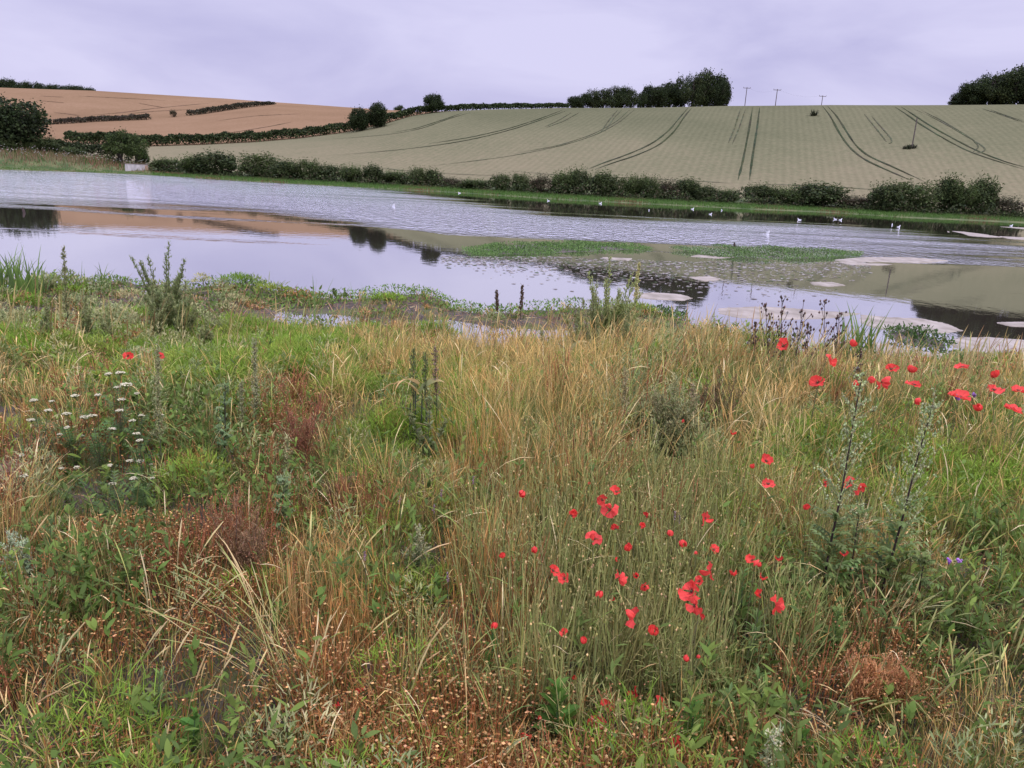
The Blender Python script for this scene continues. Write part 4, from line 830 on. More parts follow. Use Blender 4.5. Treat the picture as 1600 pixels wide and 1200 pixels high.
# grey-green goosefoot kind
x, y, d, lw, qx, qy = sel('grey'); n = len(x)
tufts(BG['grey_weeds'], x, y, d, lw, 6, .42, .07, .12, .3, .0028, [(.10, .12, .07)], [(.16, .18, .11)], 5)
feather(BG['grey_weeds'], x, y, d, lw, 110, .40, .10, .025, .005, [(.11, .14, .075), (.15, .17, .10), (.13, .155, .095), (.20, .20, .13)])
# russet stalks
x, y, d, lw, qx, qy = sel('red'); n = len(x); k = 20; i = np.repeat(np.arange(n), k); m = len(i); a = rnd(0, 6.28, m); sc = wsc(d)[i]
Pc = curves(np.stack([x[i]+.05*np.cos(a), y[i]+.05*np.sin(a), gz_(x[i], y[i])], -1), height_cap(x[i], y[i], .38*lw[i]*rnd(.5, 1.15, m)), a, rnd(.05, .45, m), rnd(-.2, .4, m), 6, .2)
rc = jit((.17, .075, .05), m, .25); tubes(BG['russet_weeds'], Pc, .0013*sc[:, None]*np.ones((1, 6)), rc, 3)
for j in (3, 4, 5, 5):
    q = Pc[:, j]+rng.normal(0, .015, (m, 3)); blobs(BG['russet_weeds'], q, .0028*sc*rnd(.6, 1.3, m), jit((.22, .11, .08), m, .3))
# wispy thin stalks along the meadow's far edge, overlapping the water
n = 1500; px = np.concatenate([rnd(540, 1640, 1250), rnd(-40, 540, 250)]); py = np.interp(px, [-40, 450, 620, 1000, 1150, 1300, 1640], [545, 545, 575, 580, 600, 615, 620])+rnd(-18, 40, n); G0 = np.array([gpt(a_, c_) for a_, c_ in zip(px, py)])
a = rng.normal(.2, 1.0, n); hg = height_cap(G0[:, 0], G0[:, 1], rnd(.3, .72, n)); Pc = curves(G0, hg, a, rnd(0, .35, n), rnd(.05, .8, n), 9, .05); dz_ = np.hypot(G0[:, 0], G0[:, 1])
hc = np.asarray([(.24, .19, .09), (.18, .15, .06), (.15, .17, .06), (.30, .24, .12), (.16, .10, .05)])[rng.integers(0, 5, n)]*(1+rng.normal(0, .15, (n, 1)))
ribbons(BG['dry_grass'], Pc, (.0021*wsc(dz_))[:, None]*np.interp(np.linspace(0, 1, 9), [0, .6, .75, .9, 1], [.7, .6, 1.9, 1.6, .3])[None], unit(np.stack([-np.sin(a), np.cos(a), rnd(-.5, .5, n)], -1)), np.clip(hc, 0, .9))
# litter: dead stalks and shreds lying about
n = 13500; u = np.interp(rng.random(n), cdf, dd); a0 = rnd(-1.2, 1.2, n); X = u*np.sin(a0); Yb = u*np.cos(a0); ok = (shoreY(X)-Yb) > .3; X, Yb, u = X[ok], Yb[ok], u[ok]; m = len(X)
a = rnd(0, 6.28, m); lc = np.asarray([(.26, .19, .10), (.17, .11, .06), (.33, .27, .16), (.12, .07, .045), (.20, .12, .07)])[rng.integers(0, 5, m)]*(1+rng.normal(0, .2, (m, 1)))
P = curves(np.stack([X, Yb, gz_(X, Yb)+.008+rnd(0, .05, m)], -1), rnd(.05, .3, m), a, rnd(1.25, 1.6, m), rnd(-.25, .25, m), 4)
ribbons(BG['litter'], P, (.0028*wsc(u))[:, None]*np.array([[1, 1, .9, .4]]), unit(np.stack([-np.sin(a), np.cos(a), rnd(-.6, .6, m)], -1)), np.clip(lc, .01, 1))
# shore debris on the mud and creeping marsh plants along the waterline
n = 13000; px = rnd(-60, 1660, n); py = rnd(435, 585, n); G0 = at_z(px, py, .04); X, Yb = G0[:, 0], G0[:, 1]; s = shoreY(X)-Yb; zz = gz_(X, Yb)
ok = (s > .05) & (s < 3.4) & (zz > .004); X, Yb, zz, px = X[ok], Yb[ok], zz[ok], px[ok]; m = len(X); a = rnd(0, 6.28, m)
lc = np.asarray([(.16, .10, .075), (.22, .15, .11), (.10, .065, .055), (.06, .09, .03), (.09, .07, .05), (.20, .12, .10)])[rng.integers(0, 6, m)]*(1+rng.normal(0, .25, (m, 1)))
P = curves(np.stack([X, Yb, zz+.005], -1), rnd(.04, .22, m), a, rnd(.5, 1.55, m), rnd(-.2, .4, m), 3)
ribbons(BG['shore_debris'], P, np.array([[.012, .012, .004]]), unit(np.stack([-np.sin(a), np.cos(a), rnd(-.5, .5, m)], -1)), np.clip(lc, .01, 1))
def cress(bld, X, Yb, Z0, hh, leaf, cols, flower=0.0):
    m = len(X); a = rnd(0, 6.28, m); z = hh*np.sqrt(rnd(0, 1, m)); C = np.asarray(cols)[rng.integers(0, len(cols), m)]*(1+rng.normal(0, .2, (m, 1)))
    leaves_on(bld, np.stack([X, Yb, Z0+z], -1), leaf*rnd(.6, 1.4, m), a, rnd(.4, 1.4, m), rnd(0, .6, m), leaf*.55*rnd(.6, 1.2, m), np.clip(C, .004, 1), 4)
CR = [(.05, .10, .022), (.065, .12, .03), (.08, .13, .035), (.045, .075, .025)]
n = 44000; px = rnd(-40, 1120, n); py = rnd(435, 530, n); G0 = at_z(px, py, .04); X, Yb = G0[:, 0], G0[:, 1]; s = shoreY(X)-Yb
dens = np.interp(px, [0, 60, 150, 220, 290, 340, 400, 460, 560, 620, 720, 800, 860, 930, 1000, 1080], [.15, .3, .6, .8, .5, 1, 1, .8, .7, 1, 1, .7, .7, .5, .9, .9])
wdt = np.interp(px, [0, 200, 340, 420, 620, 740, 900, 1060], [1.0, 1.3, 1.7, 1.5, 1.2, .9, 1.0, 1.4])
ok = (s > -.12) & (s < wdt) & (rng.random(n) < dens); X, Yb = X[ok], Yb[ok]
cress(BG['marsh_plants'], X, Yb, np.maximum(gz_(X, Yb), 0), (.13+.05*np.sin(X*2.1))*np.clip(1.2-(shoreY(X)-Yb)*.7, .25, 1), .052, CR)
n = 9000; px = rnd(-60, 640, n); py = rnd(455, 530, n); G0 = at_z(px, py, .04); X, Yb = G0[:, 0], G0[:, 1]; s = shoreY(X)-Yb; kk = np.sin(X*1.9+Yb)*np.sin(Yb*2.7-X*.6); ok = (s > .6) & (s < 4.2) & (kk+rng.normal(0, .3, n) > .35); X, Yb = X[ok], Yb[ok]
cress(BG['marsh_plants'], X, Yb, np.maximum(gz_(X, Yb), 0), .09, .05, CR+[(.10, .12, .06), (.12, .10, .06)])
# right shore mat
n = 4500; px = rnd(1480, 1680, n); py = rnd(552, 600, n); G0 = at_z(px, py, .04); X, Yb = G0[:, 0], G0[:, 1]; cress(BG['marsh_plants'], X, Yb, np.maximum(gz_(X, Yb), 0), .05, .05, [(.13, .15, .08), (.10, .13, .06), (.18, .18, .11)])
LB = dict(dry_grass='straw-coloured dry meadow grass over the near bank', green_grass='green meadow grass over the near bank', feathery_mayweed='bright green feathery mayweed foliage in the meadow', withered_mayweed='brown withered mayweed with pale buttons', leafy_weeds='dark green broad-leaved weeds in the meadow', poppy_foliage='wiry grey-green poppy stalks and buds of the poppy patch', grey_weeds='grey-green goosefoot weeds in the meadow', russet_weeds='russet dock-like stalks in the meadow', litter='dead straw lying on the soil', marsh_plants='creeping green marsh plants along the waterline', shore_debris='brown plant debris on the mud')
for k, bld in BG.items():
    tag(bld.build(k, M_NGRASS if 'grass' in k or k == 'litter' else M_NEAR, None, False), LB[k], k.split('_')[-1], kind='stuff')

# ------------------------------------------------------------------ poppies
def petal_mesh(form, seed):
    r = np.random.default_rng(seed); b = MB()
    par = dict(open=(4, .48, 1.0), cup=(4, .95, .95), fan=(3, .75, 1.05), rag=(4, .55, 1.05), flat=(4, .28, 1.0), bud=(3, 1.35, .9))[form]
    npet, cup, ln = par; U, V = 9, 7
    for p in range(npet):
        az = p*(2*pi/npet if form != 'fan' else 1.1)+r.normal(0, .15)
        if form == 'fan': az -= 1.1
        cu = cup+r.normal(0, .12); lnp = ln*r.uniform(.72, 1.12); spread = 1.0 if form != 'bud' else .7
        if form == 'rag': cu += r.choice([-.6, 0, .5])
        s = np.linspace(0, 1, V)[:, None]; w = np.linspace(-1, 1, U)[None]
        rad = s**.8*.52*lnp*(1-.10*w**4*s)*(1+.05*np.sin(7*w+r.uniform(0, 6))*s**2)
        th = cu*s**.8*1.15; ang = az+w*spread*(.35+.65*s**.5)
        crk = .05*s*np.sin(7*w+5*s+r.uniform(0, 6))+.035*s*np.sin(15*w+r.uniform(0, 6))+.06*s*np.sin(3*w+r.uniform(0, 6))+.012*(p % 2)
        hr = rad*np.cos(th)-crk*np.sin(th); z = rad*np.sin(th)+crk*np.cos(th)+.05*s**2*(-1 if cu < .2 else 0)
        P = np.stack([hr*np.cos(ang), hr*np.sin(ang), z], -1)
        c = np.array([.80, .078, .060])*(1+r.normal(0, .12)); C = np.broadcast_to(c, (V, U, 3)).copy()
        C[0] = [.10, .012, .02]; C *= (1+.12*np.sin(11*w+r.uniform(0, 6)))[..., None]
        i = (np.arange(V-1)[:, None]*U+np.arange(U-1)[None])
        b.add(P.reshape(-1, 3), np.stack([i, i+1, i+U+1, i+U], -1).reshape(-1, 4), None, np.clip(C, 0, .95).reshape(-1, 3))
    return b.mesh('petals', M_PETAL)
PET = {f: [petal_mesh(f, 10*i+j) for j in range(3)] for i, f in enumerate(['open', 'cup', 'fan', 'rag', 'flat', 'bud'])}
b = MB(); a = np.arange(18)*2*pi/18; b2 = .10+.02*np.sin(a*5)
blobs(b, [[0, 0, .045]], np.array([.055, .055, .06]), np.array([.09, .11, .05]))
tubes(b, np.stack([np.stack([.03*np.cos(a), .03*np.sin(a), 0*a], -1), np.stack([b2*np.cos(a), b2*np.sin(a), .08+0*a], -1)], 1), np.array([[.005, .004]]), np.array([.02, .015, .02]), 3)
blobs(b, np.stack([b2*np.cos(a), b2*np.sin(a), .085+0*a], -1), .014, np.array([.025, .02, .025]))
CENTRE = b.mesh('centre', M_STEM)
for (px, py, wpx, form, h, lab), P in zip(POP, PP):
    d3 = np.linalg.norm(P-CAM); size = wpx*d3/F*1.18; x0, y0 = P[0]+rnd(-.05, .05), P[1]+rnd(-.03, .05)
    base = np.array([x0, y0, gnd(x0, y0)]); o = thing('poppy', base, lab if len(lab.split()) > 3 else 'red '+lab, 'poppy', 'poppies')
    q = P-base; b = MB(); t = np.linspace(0, 1, 9)[:, None]; bend = np.array([rnd(-.03, .03), rnd(-.02, .02), 0])
    toc = unit(CAM-P)
    if form == 'cup': nrm = unit(np.array([rnd(-.6, .6), rnd(-.5, .3), rnd(.35, 1.0)])) if rnd(0, 1) < .65 else unit(np.array([rnd(-.5, .5), -.5, -.5]))
    elif form == 'open': nrm = unit(toc*.5+np.array([rnd(-.6, .6), 0, rnd(.2, .9)]))
    elif form == 'fan': nrm = unit(np.array([rnd(-.5, .5), -.55, rnd(.5, 1)]))
    elif form == 'rag': nrm = unit(np.array([rnd(-.9, .9), rnd(-.9, .1), rnd(-.1, .7)]))
    elif form == 'flat': nrm = unit(np.array([rnd(-.2, .2), -.12, 1.0]))
    else: nrm = unit(np.array([rnd(-.4, .4), rnd(-.2, .2), 1]))
    back = q-nrm*.025
    S_ = (1-t)**2*0+2*t*(1-t)*(np.array([back[0]*.4, back[1]*.4, q[2]*.75])+bend)+t**2*back
    tubes(b, S_[None], np.array([.0013*max(1, d3/3.2)]*9)[None], jit((.15, .15, .06), 1)[0], 4); b.build('stem', M_STEM, o)
    rot = Vector(nrm).to_track_quat('Z', 'Y').to_euler(); mesh = PET[form][rng.integers(0, 3)]
    sp_n = rnd(0, 6.28); Q = (Vector(nrm).to_track_quat('Z', 'Y').to_matrix()@Matrix.Rotation(sp_n, 3, 'Z')).to_euler()
    put('petals', mesh, o, q, Q, (size,)*3)
    if form not in ('bud',): put('centre', CENTRE, o, q, Q, (size,)*3)

# ------------------------------------------------------------------ upright herbs, each a plant of its own
def plant_axis(bx, by, tx, ty):
    P = gpt(bx, by); D = float(np.hypot(P[0], P[1])); Q = at_d(np.array(tx), np.array(ty), D); return P, Q-P, D
def herb(name, bpx, tpx, label, cat, stem_c, leaf_c, tip_c, n_leaf=26, leaf_len=.07, lobes=5, leaf_w=.006, br_from=.5, n_br=24, br_len=.10, blob=.0032, bl_n=8, r0=.005, group=None, leaf_to=.8, leaf_from=.05, spread=1.0, side=0):
    P, q, D = plant_axis(*bpx, *tpx); hh = np.linalg.norm(q); o = thing(name, P, label, cat, group); k = max(1, D/3.2); ks = math.sqrt(k)
    t = np.linspace(0, 1, 12)[:, None]; wig = np.stack([.012*np.sin(t[:, 0]*7+bpx[0]), .012*np.sin(t[:, 0]*5+bpx[1]), 0*t[:, 0]], -1)*hh
    ax = q*t+wig*t*(1-t)*2; ax[:, 2] = q[2]*t[:, 0]
    mains = [ax]
    for s in range(side):       # side stems from the base
        a = rnd(0, 6.28); e = np.array([cos(a)*rnd(.08, .30)*hh, sin(a)*.14*hh, q[2]*rnd(.4, .88)]); mains.append(ax[1]+(e-ax[1])*t+np.stack([0*t[:, 0], 0*t[:, 0], .05*hh*t[:, 0]*(1-t[:, 0])], -1))
    b = MB(); 
    for mA in mains: tubes(b, mA[None], r0*ks*np.linspace(1, .35, 12)[None], np.asarray(stem_c), 6)
    if len(mains) == 1 or True: b.build('stem', M_STEM, o)
    bl = MB(); bs = MB()
    for mA in mains:
        if n_leaf:
            tt = rnd(leaf_from, leaf_to, n_leaf); B = np.stack([np.interp(tt, t[:, 0], mA[:, i]) for i in range(3)], -1); az = rnd(0, 6.28, n_leaf); L_ = leaf_len*rnd(.6, 1.2, n_leaf)*(1.15-.6*tt)*ks
            ln = rnd(.5, 1.1, n_leaf); cu = rnd(.2, .9, n_leaf); mid = curves(B, L_, az, ln, cu, 6); lc = jit(leaf_c, n_leaf, .18)
            sd_ = np.stack([-np.sin(az), np.cos(az), 0*az], -1)
            ribbons(bl, mid, leaf_w*ks*np.array([[.4, .8, 1.2, 1.2, .9, .1]])*(1 if lobes else 2.6), sd_, lc)
            for j in range(1, min(lobes, 5)+1):
                for sg in (-1, 1):
                    dd_ = unit((mid[:, min(j, 4)+1]-mid[:, min(j, 4)])); dr = unit(dd_*.8+sd_*sg*.9+rng.normal(0, .12, (n_leaf, 3)))
                    e = mid[:, j][:, None]+dr[:, None]*(L_*(.42-.05*j))[:, None, None]*np.linspace(0, 1, 4)[None, :, None]; e[..., 2] -= (np.linspace(0, 1, 4)**2*.012)[None]
                    ribbons(bl, e, leaf_w*ks*np.array([[.6, 1.25, 1.0, .1]]), unit(np.cross(dr, [0, 0, 1.])), lc)
        if n_br:
            tt = np.linspace(br_from, .99, n_br)+rng.normal(0, .01, n_br); B = np.stack([np.interp(tt, t[:, 0], mA[:, i]) for i in range(3)], -1); az = np.arange(n_br)*2.4+rnd(0, 6); L_ = br_len*(1.15-tt)/(1.15-br_from)*rnd(.45, 1.4, n_br)+.02
            br = curves(B, L_, az, rnd(.3, .95, n_br)*spread, rnd(-.6, .2, n_br), 5); tubes(bs, br, .0013*k*np.array([[1, .9, .8, .7, .6]]), jit(np.asarray(stem_c)*.6+np.asarray(tip_c)*.4, n_br), 3)
            m = n_br*bl_n; u = rnd(.15, 1, m); i = np.repeat(np.arange(n_br), bl_n); f = u*4; i0 = np.minimum(f.astype(int), 3); pos = br[i, i0]*(1-(f-i0))[:, None]+br[i, i0+1]*(f-i0)[:, None]
            pos = pos+rng.normal(0, .0045*ks, (m, 3)); blobs(bs, pos, np.stack([blob*ks*rnd(.7, 1.3, m)]*2+[blob*1.5*ks*rnd(.7, 1.3, m)], -1), jit(tip_c, m, .2))
            mm = rng.random(m) < .45; az2 = rnd(0, 6.28, mm.sum())
            if mm.any(): leaves_on(bs, pos[mm], rnd(.012, .03, mm.sum())*ks, az2, rnd(.3, 1.0, mm.sum()), rnd(0, .5, mm.sum()), np.full(mm.sum(), .004*ks), jit(np.asarray(leaf_c)*.6+np.asarray(tip_c)*.4, mm.sum()), 4)
    if bl.v: bl.build('leaves', M_NEAR, o, False)
    if bs.v: bs.build('flower_spike', M_NEAR, o, False)
    return o
MUGS = (.045, .028, .028); MUGL = (.085, .12, .055); MUGT = (.25, .29, .215)
herb('mugwort', (1279, 960), (1345, 598), 'tall mugwort with dark stem and silvery tip, left one of the pair behind the poppies', 'mugwort', MUGS, MUGL, MUGT, 50, .12, 5, .0085, .42, 46, .16, .0036, 10, .0055, 'mugworts', .55, .02)
herb('mugwort', (1368, 960), (1458, 632), 'tall leaning mugwort with silvery tip, right one of the pair behind the poppies', 'mugwort', MUGS, MUGL, MUGT, 50, .12, 5, .0085, .40, 46, .16, .0036, 10, .0053, 'mugworts', .55, .02)
herb('mugwort', (1318, 950), (1345, 790), 'shorter dark mugwort shoot between the two tall ones', 'mugwort', MUGS, MUGL, (.16, .2, .13), 34, .10, 5, .008, .7, 12, .05, .003, 6, .004, 'mugworts', .98, .1)
herb('mugwort', (1425, 985), (1446, 870), 'low leafy mugwort shoot right of the leaning tall one', 'mugwort', MUGS, MUGL, (.16, .2, .13), 26, .10, 5, .008, .8, 8, .04, .003, 5, .004, 'mugworts', .98, .1)
GS = (.09, .10, .05); GL = (.115, .14, .08); GT = (.17, .19, .125)
herb('goosefoot', (262, 535), (264, 380), 'tall bushy grey-green goosefoot standing against the water at left', 'goosefoot', GS, GL, (.12, .15, .085), 28, .07, 0, .004, .25, 30, .08, .0028, 8, .0028, 'grey-green spires', .6, .05, .8, 18)
herb('goosefoot', (106, 530), (100, 390), 'slim grey-green spire beside the left reeds', 'goosefoot', GS, GL, (.15, .16, .11), 16, .06, 0, .004, .25, 34, .08, .0032, 10, .0035, 'grey-green spires', .5, .05, .7)
herb('goosefoot', (948, 560), (953, 402), 'pale green many-spired goosefoot at the waterside in the middle', 'goosefoot', (.13, .15, .07), (.13, .17, .08), (.20, .23, .13), 30, .08, 0, .0045, .25, 30, .08, .0030, 8, .0028, 'grey-green spires', .6, .05, .7, 20)
herb('goosefoot', (985, 530), (999, 412), 'single thick-eared pale spire right of the many-spired goosefoot', 'goosefoot', (.14, .13, .06), (.15, .17, .08), (.28, .28, .17), 8, .06, 0, .004, .5, 24, .07, .005, 9, .003, 'grey-green spires', .5, .1, .7)
herb('goosefoot', (1040, 745), (1055, 598), 'broad grey-green goosefoot left of the arching tan grass', 'goosefoot', GS, GL, (.17, .17, .115), 44, .055, 0, .0055, .2, 34, .08, .0030, 9, .003, 'grey-green spires', .8, .05, .8, 16)
herb('goosefoot', (972, 720), (978, 580), 'narrow grey spire left of the broad goosefoot', 'goosefoot', GS, GL, (.22, .20, .15), 22, .05, 0, .004, .25, 34, .06, .0034, 10, .0035, 'grey-green spires', .6, .05, .7)
herb('goosefoot', (1085, 720), (1082, 605), 'grey spire with pinkish top right of the broad goosefoot', 'goosefoot', GS, GL, (.22, .19, .15), 22, .05, 0, .004, .25, 34, .06, .0034, 10, .0035, 'grey-green spires', .6, .05, .7)
herb('goosefoot', (252, 755), (246, 548), 'tall narrow grey spire rising through the yarrow', 'goosefoot', GS, GL, (.19, .20, .14), 18, .05, 0, .004, .3, 44, .05, .0032, 10, .0035, 'grey-green spires', .5, .05, .6)
herb('goosefoot', (400, 690), (398, 538), 'narrow grey spire among bright green mayweed', 'goosefoot', GS, GL, (.19, .20, .15), 20, .05, 0, .004, .25, 40, .05, .0032, 10, .0035, 'grey-green spires', .5, .05, .6)
herb('goosefoot', (380, 690), (377, 600), 'short grey spire just left of the one in bright mayweed', 'goosefoot', GS, GL, (.18, .19, .14), 16, .04, 0, .004, .25, 26, .045, .0032, 9, .003, 'grey-green spires', .5, .05, .6)
for bx, by, tx, ty, sd, lab in [(905, 575, 912, 468, 7, 'short pale goosefoot on the left flank of the many-spired one'), (928, 580, 932, 440, 5, 'pale goosefoot close before the many-spired one'), (975, 575, 984, 472, 7, 'short pale goosefoot on the right flank of the many-spired one'), (240, 545, 238, 440, 6, 'short grey goosefoot left of the tall bushy one at the left water'), (288, 545, 290, 440, 6, 'short grey goosefoot right of the tall bushy one at the left water'),
        (74, 550, 72, 470, 4, 'low grey goosefoot under the left reeds'), (131, 548, 134, 466, 4, 'low grey goosefoot right of the slim spire'), (170, 552, 168, 482, 5, 'low grey goosefoot midway between the slim and the bushy spires'), (325, 560, 322, 500, 4, 'low grey goosefoot where the bright mayweed begins'), (1010, 690, 1012, 610, 8, 'grey goosefoot left of and below the broad one'), (1060, 730, 1068, 640, 8, 'leafy grey goosefoot in front of the broad one'), (850, 590, 846, 520, 4, 'low goosefoot at the meadow edge left of the strap-leaved plant')]:
    herb('goosefoot', (bx, by), (tx, ty), lab, 'goosefoot', GS, GL, (.16, .18, .11), 26, .07, 0, .0045, .25, 24, .07, .0028, 7, .0026, 'grey-green spires', .7, .05, .8, sd)
herb('mugwort', (350, 745), (352, 600), 'blue-green leafy mugwort with dark stem standing alone at left', 'mugwort', (.04, .03, .03), (.085, .13, .075), (.12, .16, .10), 44, .07, 4, .007, .9, 6, .03, .003, 5, .0045, 'mugworts', .99, .12)
herb('mugwort', (440, 855), (444, 745), 'bluish leafy mugwort shoot in the lower left meadow', 'mugwort', GS, (.10, .145, .09), (.16, .19, .13), 44, .07, 4, .007, .85, 10, .03, .003, 5, .004, 'mugworts', .99, .08)
herb('mugwort', (446, 770), (450, 685), 'small pale-tipped mugwort behind the bluish shoot', 'mugwort', GS, GL, (.26, .25, .18), 20, .05, 3, .006, .5, 16, .04, .003, 7, .0035, 'mugworts', .7, .08)
herb('wormwood', (22, 925), (18, 838), 'blue-grey wormwood spike at the left edge', 'wormwood', GS, (.13, .17, .13), (.24, .28, .25), 30, .07, 4, .006, .3, 26, .05, .003, 9, .003, 'blue-grey wormwoods', .6, .05)
herb('wormwood', (38, 930), (36, 850), 'second blue-grey wormwood spike right beside the edge one', 'wormwood', GS, (.13, .17, .13), (.24, .28, .25), 30, .07, 4, .006, .3, 26, .05, .003, 9, .003, 'blue-grey wormwoods', .6, .05)
herb('wormwood', (655, 900), (652, 830), 'pale flowering wormwood low in the centre', 'wormwood', GS, (.10, .14, .08), (.28, .30, .25), 26, .06, 3, .006, .3, 24, .06, .0034, 10, .003, 'blue-grey wormwoods', .6, .05, .8, 2)
herb('wormwood', (1190, 1245), (1210, 1150), 'pale wormwood tip poking in at the bottom edge', 'wormwood', GS, (.10, .14, .08), (.30, .32, .27), 16, .05, 3, .006, .5, 14, .04, .003, 9, .003, 'blue-grey wormwoods', .6, .05)
DKS = (.03, .025, .022)
herb('dock', (777, 500), (776, 457), 'dark seeded dock stalk at the waterside, left one of two', 'dock', DKS, (.05, .05, .03), (.06, .04, .032), 0, br_from=.3, n_br=22, br_len=.03, blob=.0042, bl_n=7, r0=.003, group='dark dock stalks')
herb('dock', (813, 500), (816, 447), 'dark seeded dock stalk at the waterside, right taller one of two', 'dock', DKS, (.05, .05, .03), (.06, .04, .032), 0, br_from=.3, n_br=26, br_len=.03, blob=.0042, bl_n=7, r0=.003, group='dark dock stalks')
for bx, by, tx, ty, lab in [(645, 700, 646, 548, 'dark green eared stalk, leftmost of three behind the drooping straps'), (665, 705, 665, 556, 'dark green eared stalk, middle of three behind the drooping straps'), (683, 700, 680, 545, 'dark green eared stalk with pinkish top, rightmost of three behind the straps')]:
    herb('loosestrife', (bx, by), (tx, ty), lab, 'loosestrife', (.06, .065, .04), (.075, .10, .05), (.085, .105, .06) if tx != 680 else (.15, .11, .11), 14, .06, 0, .005, .5, 26, .016, .0036, 5, .004, 'dark eared stalks', .5, .05)
herb('persicaria', (668, 735), (672, 620), 'bushy grey-leaved weed right of the drooping straps', 'persicaria', GS, (.105, .13, .075), (.15, .17, .1), 70, .04, 0, .005, .8, 8, .03, .003, 4, .003, None, .98, .05, 1, 3)
# withered dark or russet stalk bushes
RS = (.13, .065, .05)
for bx, by, tx, ty, c, lab, brl in [(478, 745, 440, 610, RS, 'reddish withered stalk bush left of the tall green grass', .16), (1122, 690, 1125, 575, (.085, .065, .045), 'dark brown withered stalk bush right of the goosefoot', .14), (1100, 690, 1105, 590, (.07, .05, .04), 'dark brown withered stalks beside the darker bush', .12),
                               (372, 915, 368, 775, (.115, .075, .055), 'brown withered stalk bush in the lower left meadow', .12), (395, 920, 402, 800, (.12, .08, .06), 'withered stalks right of the brown bush in the lower left', .12), (530, 815, 545, 750, (.11, .08, .06), 'low grey-brown tangle left of centre', .14), (15, 800, 12, 730, (.13, .09, .09), 'grey-brown withered tangle at the left edge', .14),
                               (1332, 1130, 1350, 1015, (.19, .09, .05), 'rusty brown withered mayweed bush below the mugworts', .14), (1395, 1120, 1390, 1030, (.17, .085, .05), 'rusty brown withered mayweed right of the taller rusty bush', .12), (1010, 900, 1022, 800, (.17, .06, .05), 'thin russet sorrel stalk inside the poppy patch', .06)]:
    herb('withered_bush', (bx, by), (tx, ty), lab, 'withered plant', c, c, tuple(1.45*v for v in c) if c[0] < .16 else (.30, .18, .11), 0, br_from=.15, n_br=24, br_len=brl, blob=.0022, bl_n=5, r0=.0024, side=5, spread=.9, group='withered stalk bushes')
# knapweed-like dry seed heads with white fluff at the waterside
def seedhead(bx, by, tx, ty, label, fluff=2):
    P, q, D = plant_axis(bx, by, tx, ty); o = thing('thistle', P, label, 'thistle', 'dry thistles at the waterside'); k = D/3.2; n = 19
    b = MB(); t = np.linspace(0, 1, 8)[:, None]; ax = q*t; tubes(b, ax[None], .0022*k*np.linspace(1, .4, 8)[None], np.array([.11, .08, .06]), 5)
    u = rnd(.3, .95, n); az = rnd(0, 6.28, n); br = curves(q*u[:, None], np.linalg.norm(q)*rnd(.14, .34, n)*(1.25-u), az, rnd(.3, .8, n), rnd(-.6, -.1, n), 5); tubes(b, br, .0011*k*np.ones((1, 5)), jit((.075, .05, .04), n), 3)
    tips = np.concatenate([br[:, 4], br[:, 3]+rng.normal(0, .02, (n, 3)), q[None]])
    blobs(b, tips, np.stack([.0045*k*rnd(.7, 1.2, len(tips))]*2+[.0068*k*rnd(.7, 1.2, len(tips))], -1), jit((.095, .06, .045), len(tips), .35)); b.build('seed_stalk', M_STEM, o)
    for j in rng.choice(n, fluff, False):
        b = MB(); c_ = br[j, 4]; dv = dirs(70)*.0062*k; tubes(b, np.stack([np.tile(c_, (70, 1)), c_+dv*rnd(.7, 1.2, (70, 1))], 1), np.array([[.0009*k, .0006*k]]), np.array([.36, .37, .50]), 3); b.build('seed_fluff', M_NEAR, o)
    return o
for i, (bx, by, tx, ty, f) in enumerate([(1203, 600, 1196, 478, 1), (1218, 605, 1222, 466, 2), (1238, 600, 1256, 470, 2), (1262, 600, 1262, 505, 1), (1290, 605, 1288, 470, 1), (1302, 600, 1312, 490, 0), (1175, 590, 1182, 505, 1), (1332, 640, 1345, 545, 1)]):
    seedhead(bx, by, tx, ty, 'dry brown thistle with '+['a single white tuft, leftmost but one of the waterside row', 'two white tufts, tallest of the waterside row', 'two white tufts, leaning right beside the tallest', 'one white tuft, short in mid row', 'one white tuft, left of the reeds', 'no white tuft, nearest to the reeds', 'one white tuft, leftmost low one of the waterside row', 'one white tuft, dark and low below the reeds'][i], f)
# ------------------------------------------------------------------ reeds and broad straps
def reed(bx, by, tx, ty, n, spread, label, cols=((.07, .12, .04), (.09, .14, .05), (.06, .10, .045)), w=.016, curl=.9, name='reed_clump', cat='reeds', lean=.18):
    P, q, D = plant_axis(bx, by, tx, ty); o = thing(name, P, label, cat, 'reed clumps' if cat == 'reeds' else None); b = MB(); hh = q[2]
    a = rnd(0, 6.28, n); base = np.stack([rng.normal(0, spread, n), rng.normal(0, spread*.4, n), np.full(n, -.05)], -1); L_ = hh*rnd(.65, 1.12, n)
    Pc = curves(base, L_, a, np.abs(rng.normal(0, lean, n)), rnd(.1, curl, n), 9); s = np.linspace(0, 1, 9)
    ribbons(b, Pc, w*np.clip(1.0-s**3, .05, 1)[None]*np.interp(s, [0, .3, 1], [.6, 1, 1])[None]*rnd(.7, 1.2, (n, 1)), unit(np.stack([np.ones(n), rnd(-.7, .7, n), rnd(-.2, .2, n)], -1)), np.asarray(cols)[rng.integers(0, len(cols), n)]*(1+rng.normal(0, .15, (n, 1))))
    b.build('blades', M_NEAR, o, True)
    return o
reed(6, 462, 8, 382, 28, .12, 'green reed clump at the left edge of the shore', w=.03)
reed(36, 464, 34, 382, 32, .14, 'densest green reed clump near the left edge', w=.03)
reed(55, 462, 60, 402, 13, .10, 'short reeds right of the densest left clump', w=.026)
reed(142, 458, 138, 400, 14, .14, 'spreading reeds between the slim spire and the bushy goosefoot', w=.024, lean=.35)
reed(165, 456, 172, 408, 6, .05, 'few upright reeds left of the bushy goosefoot', w=.024)
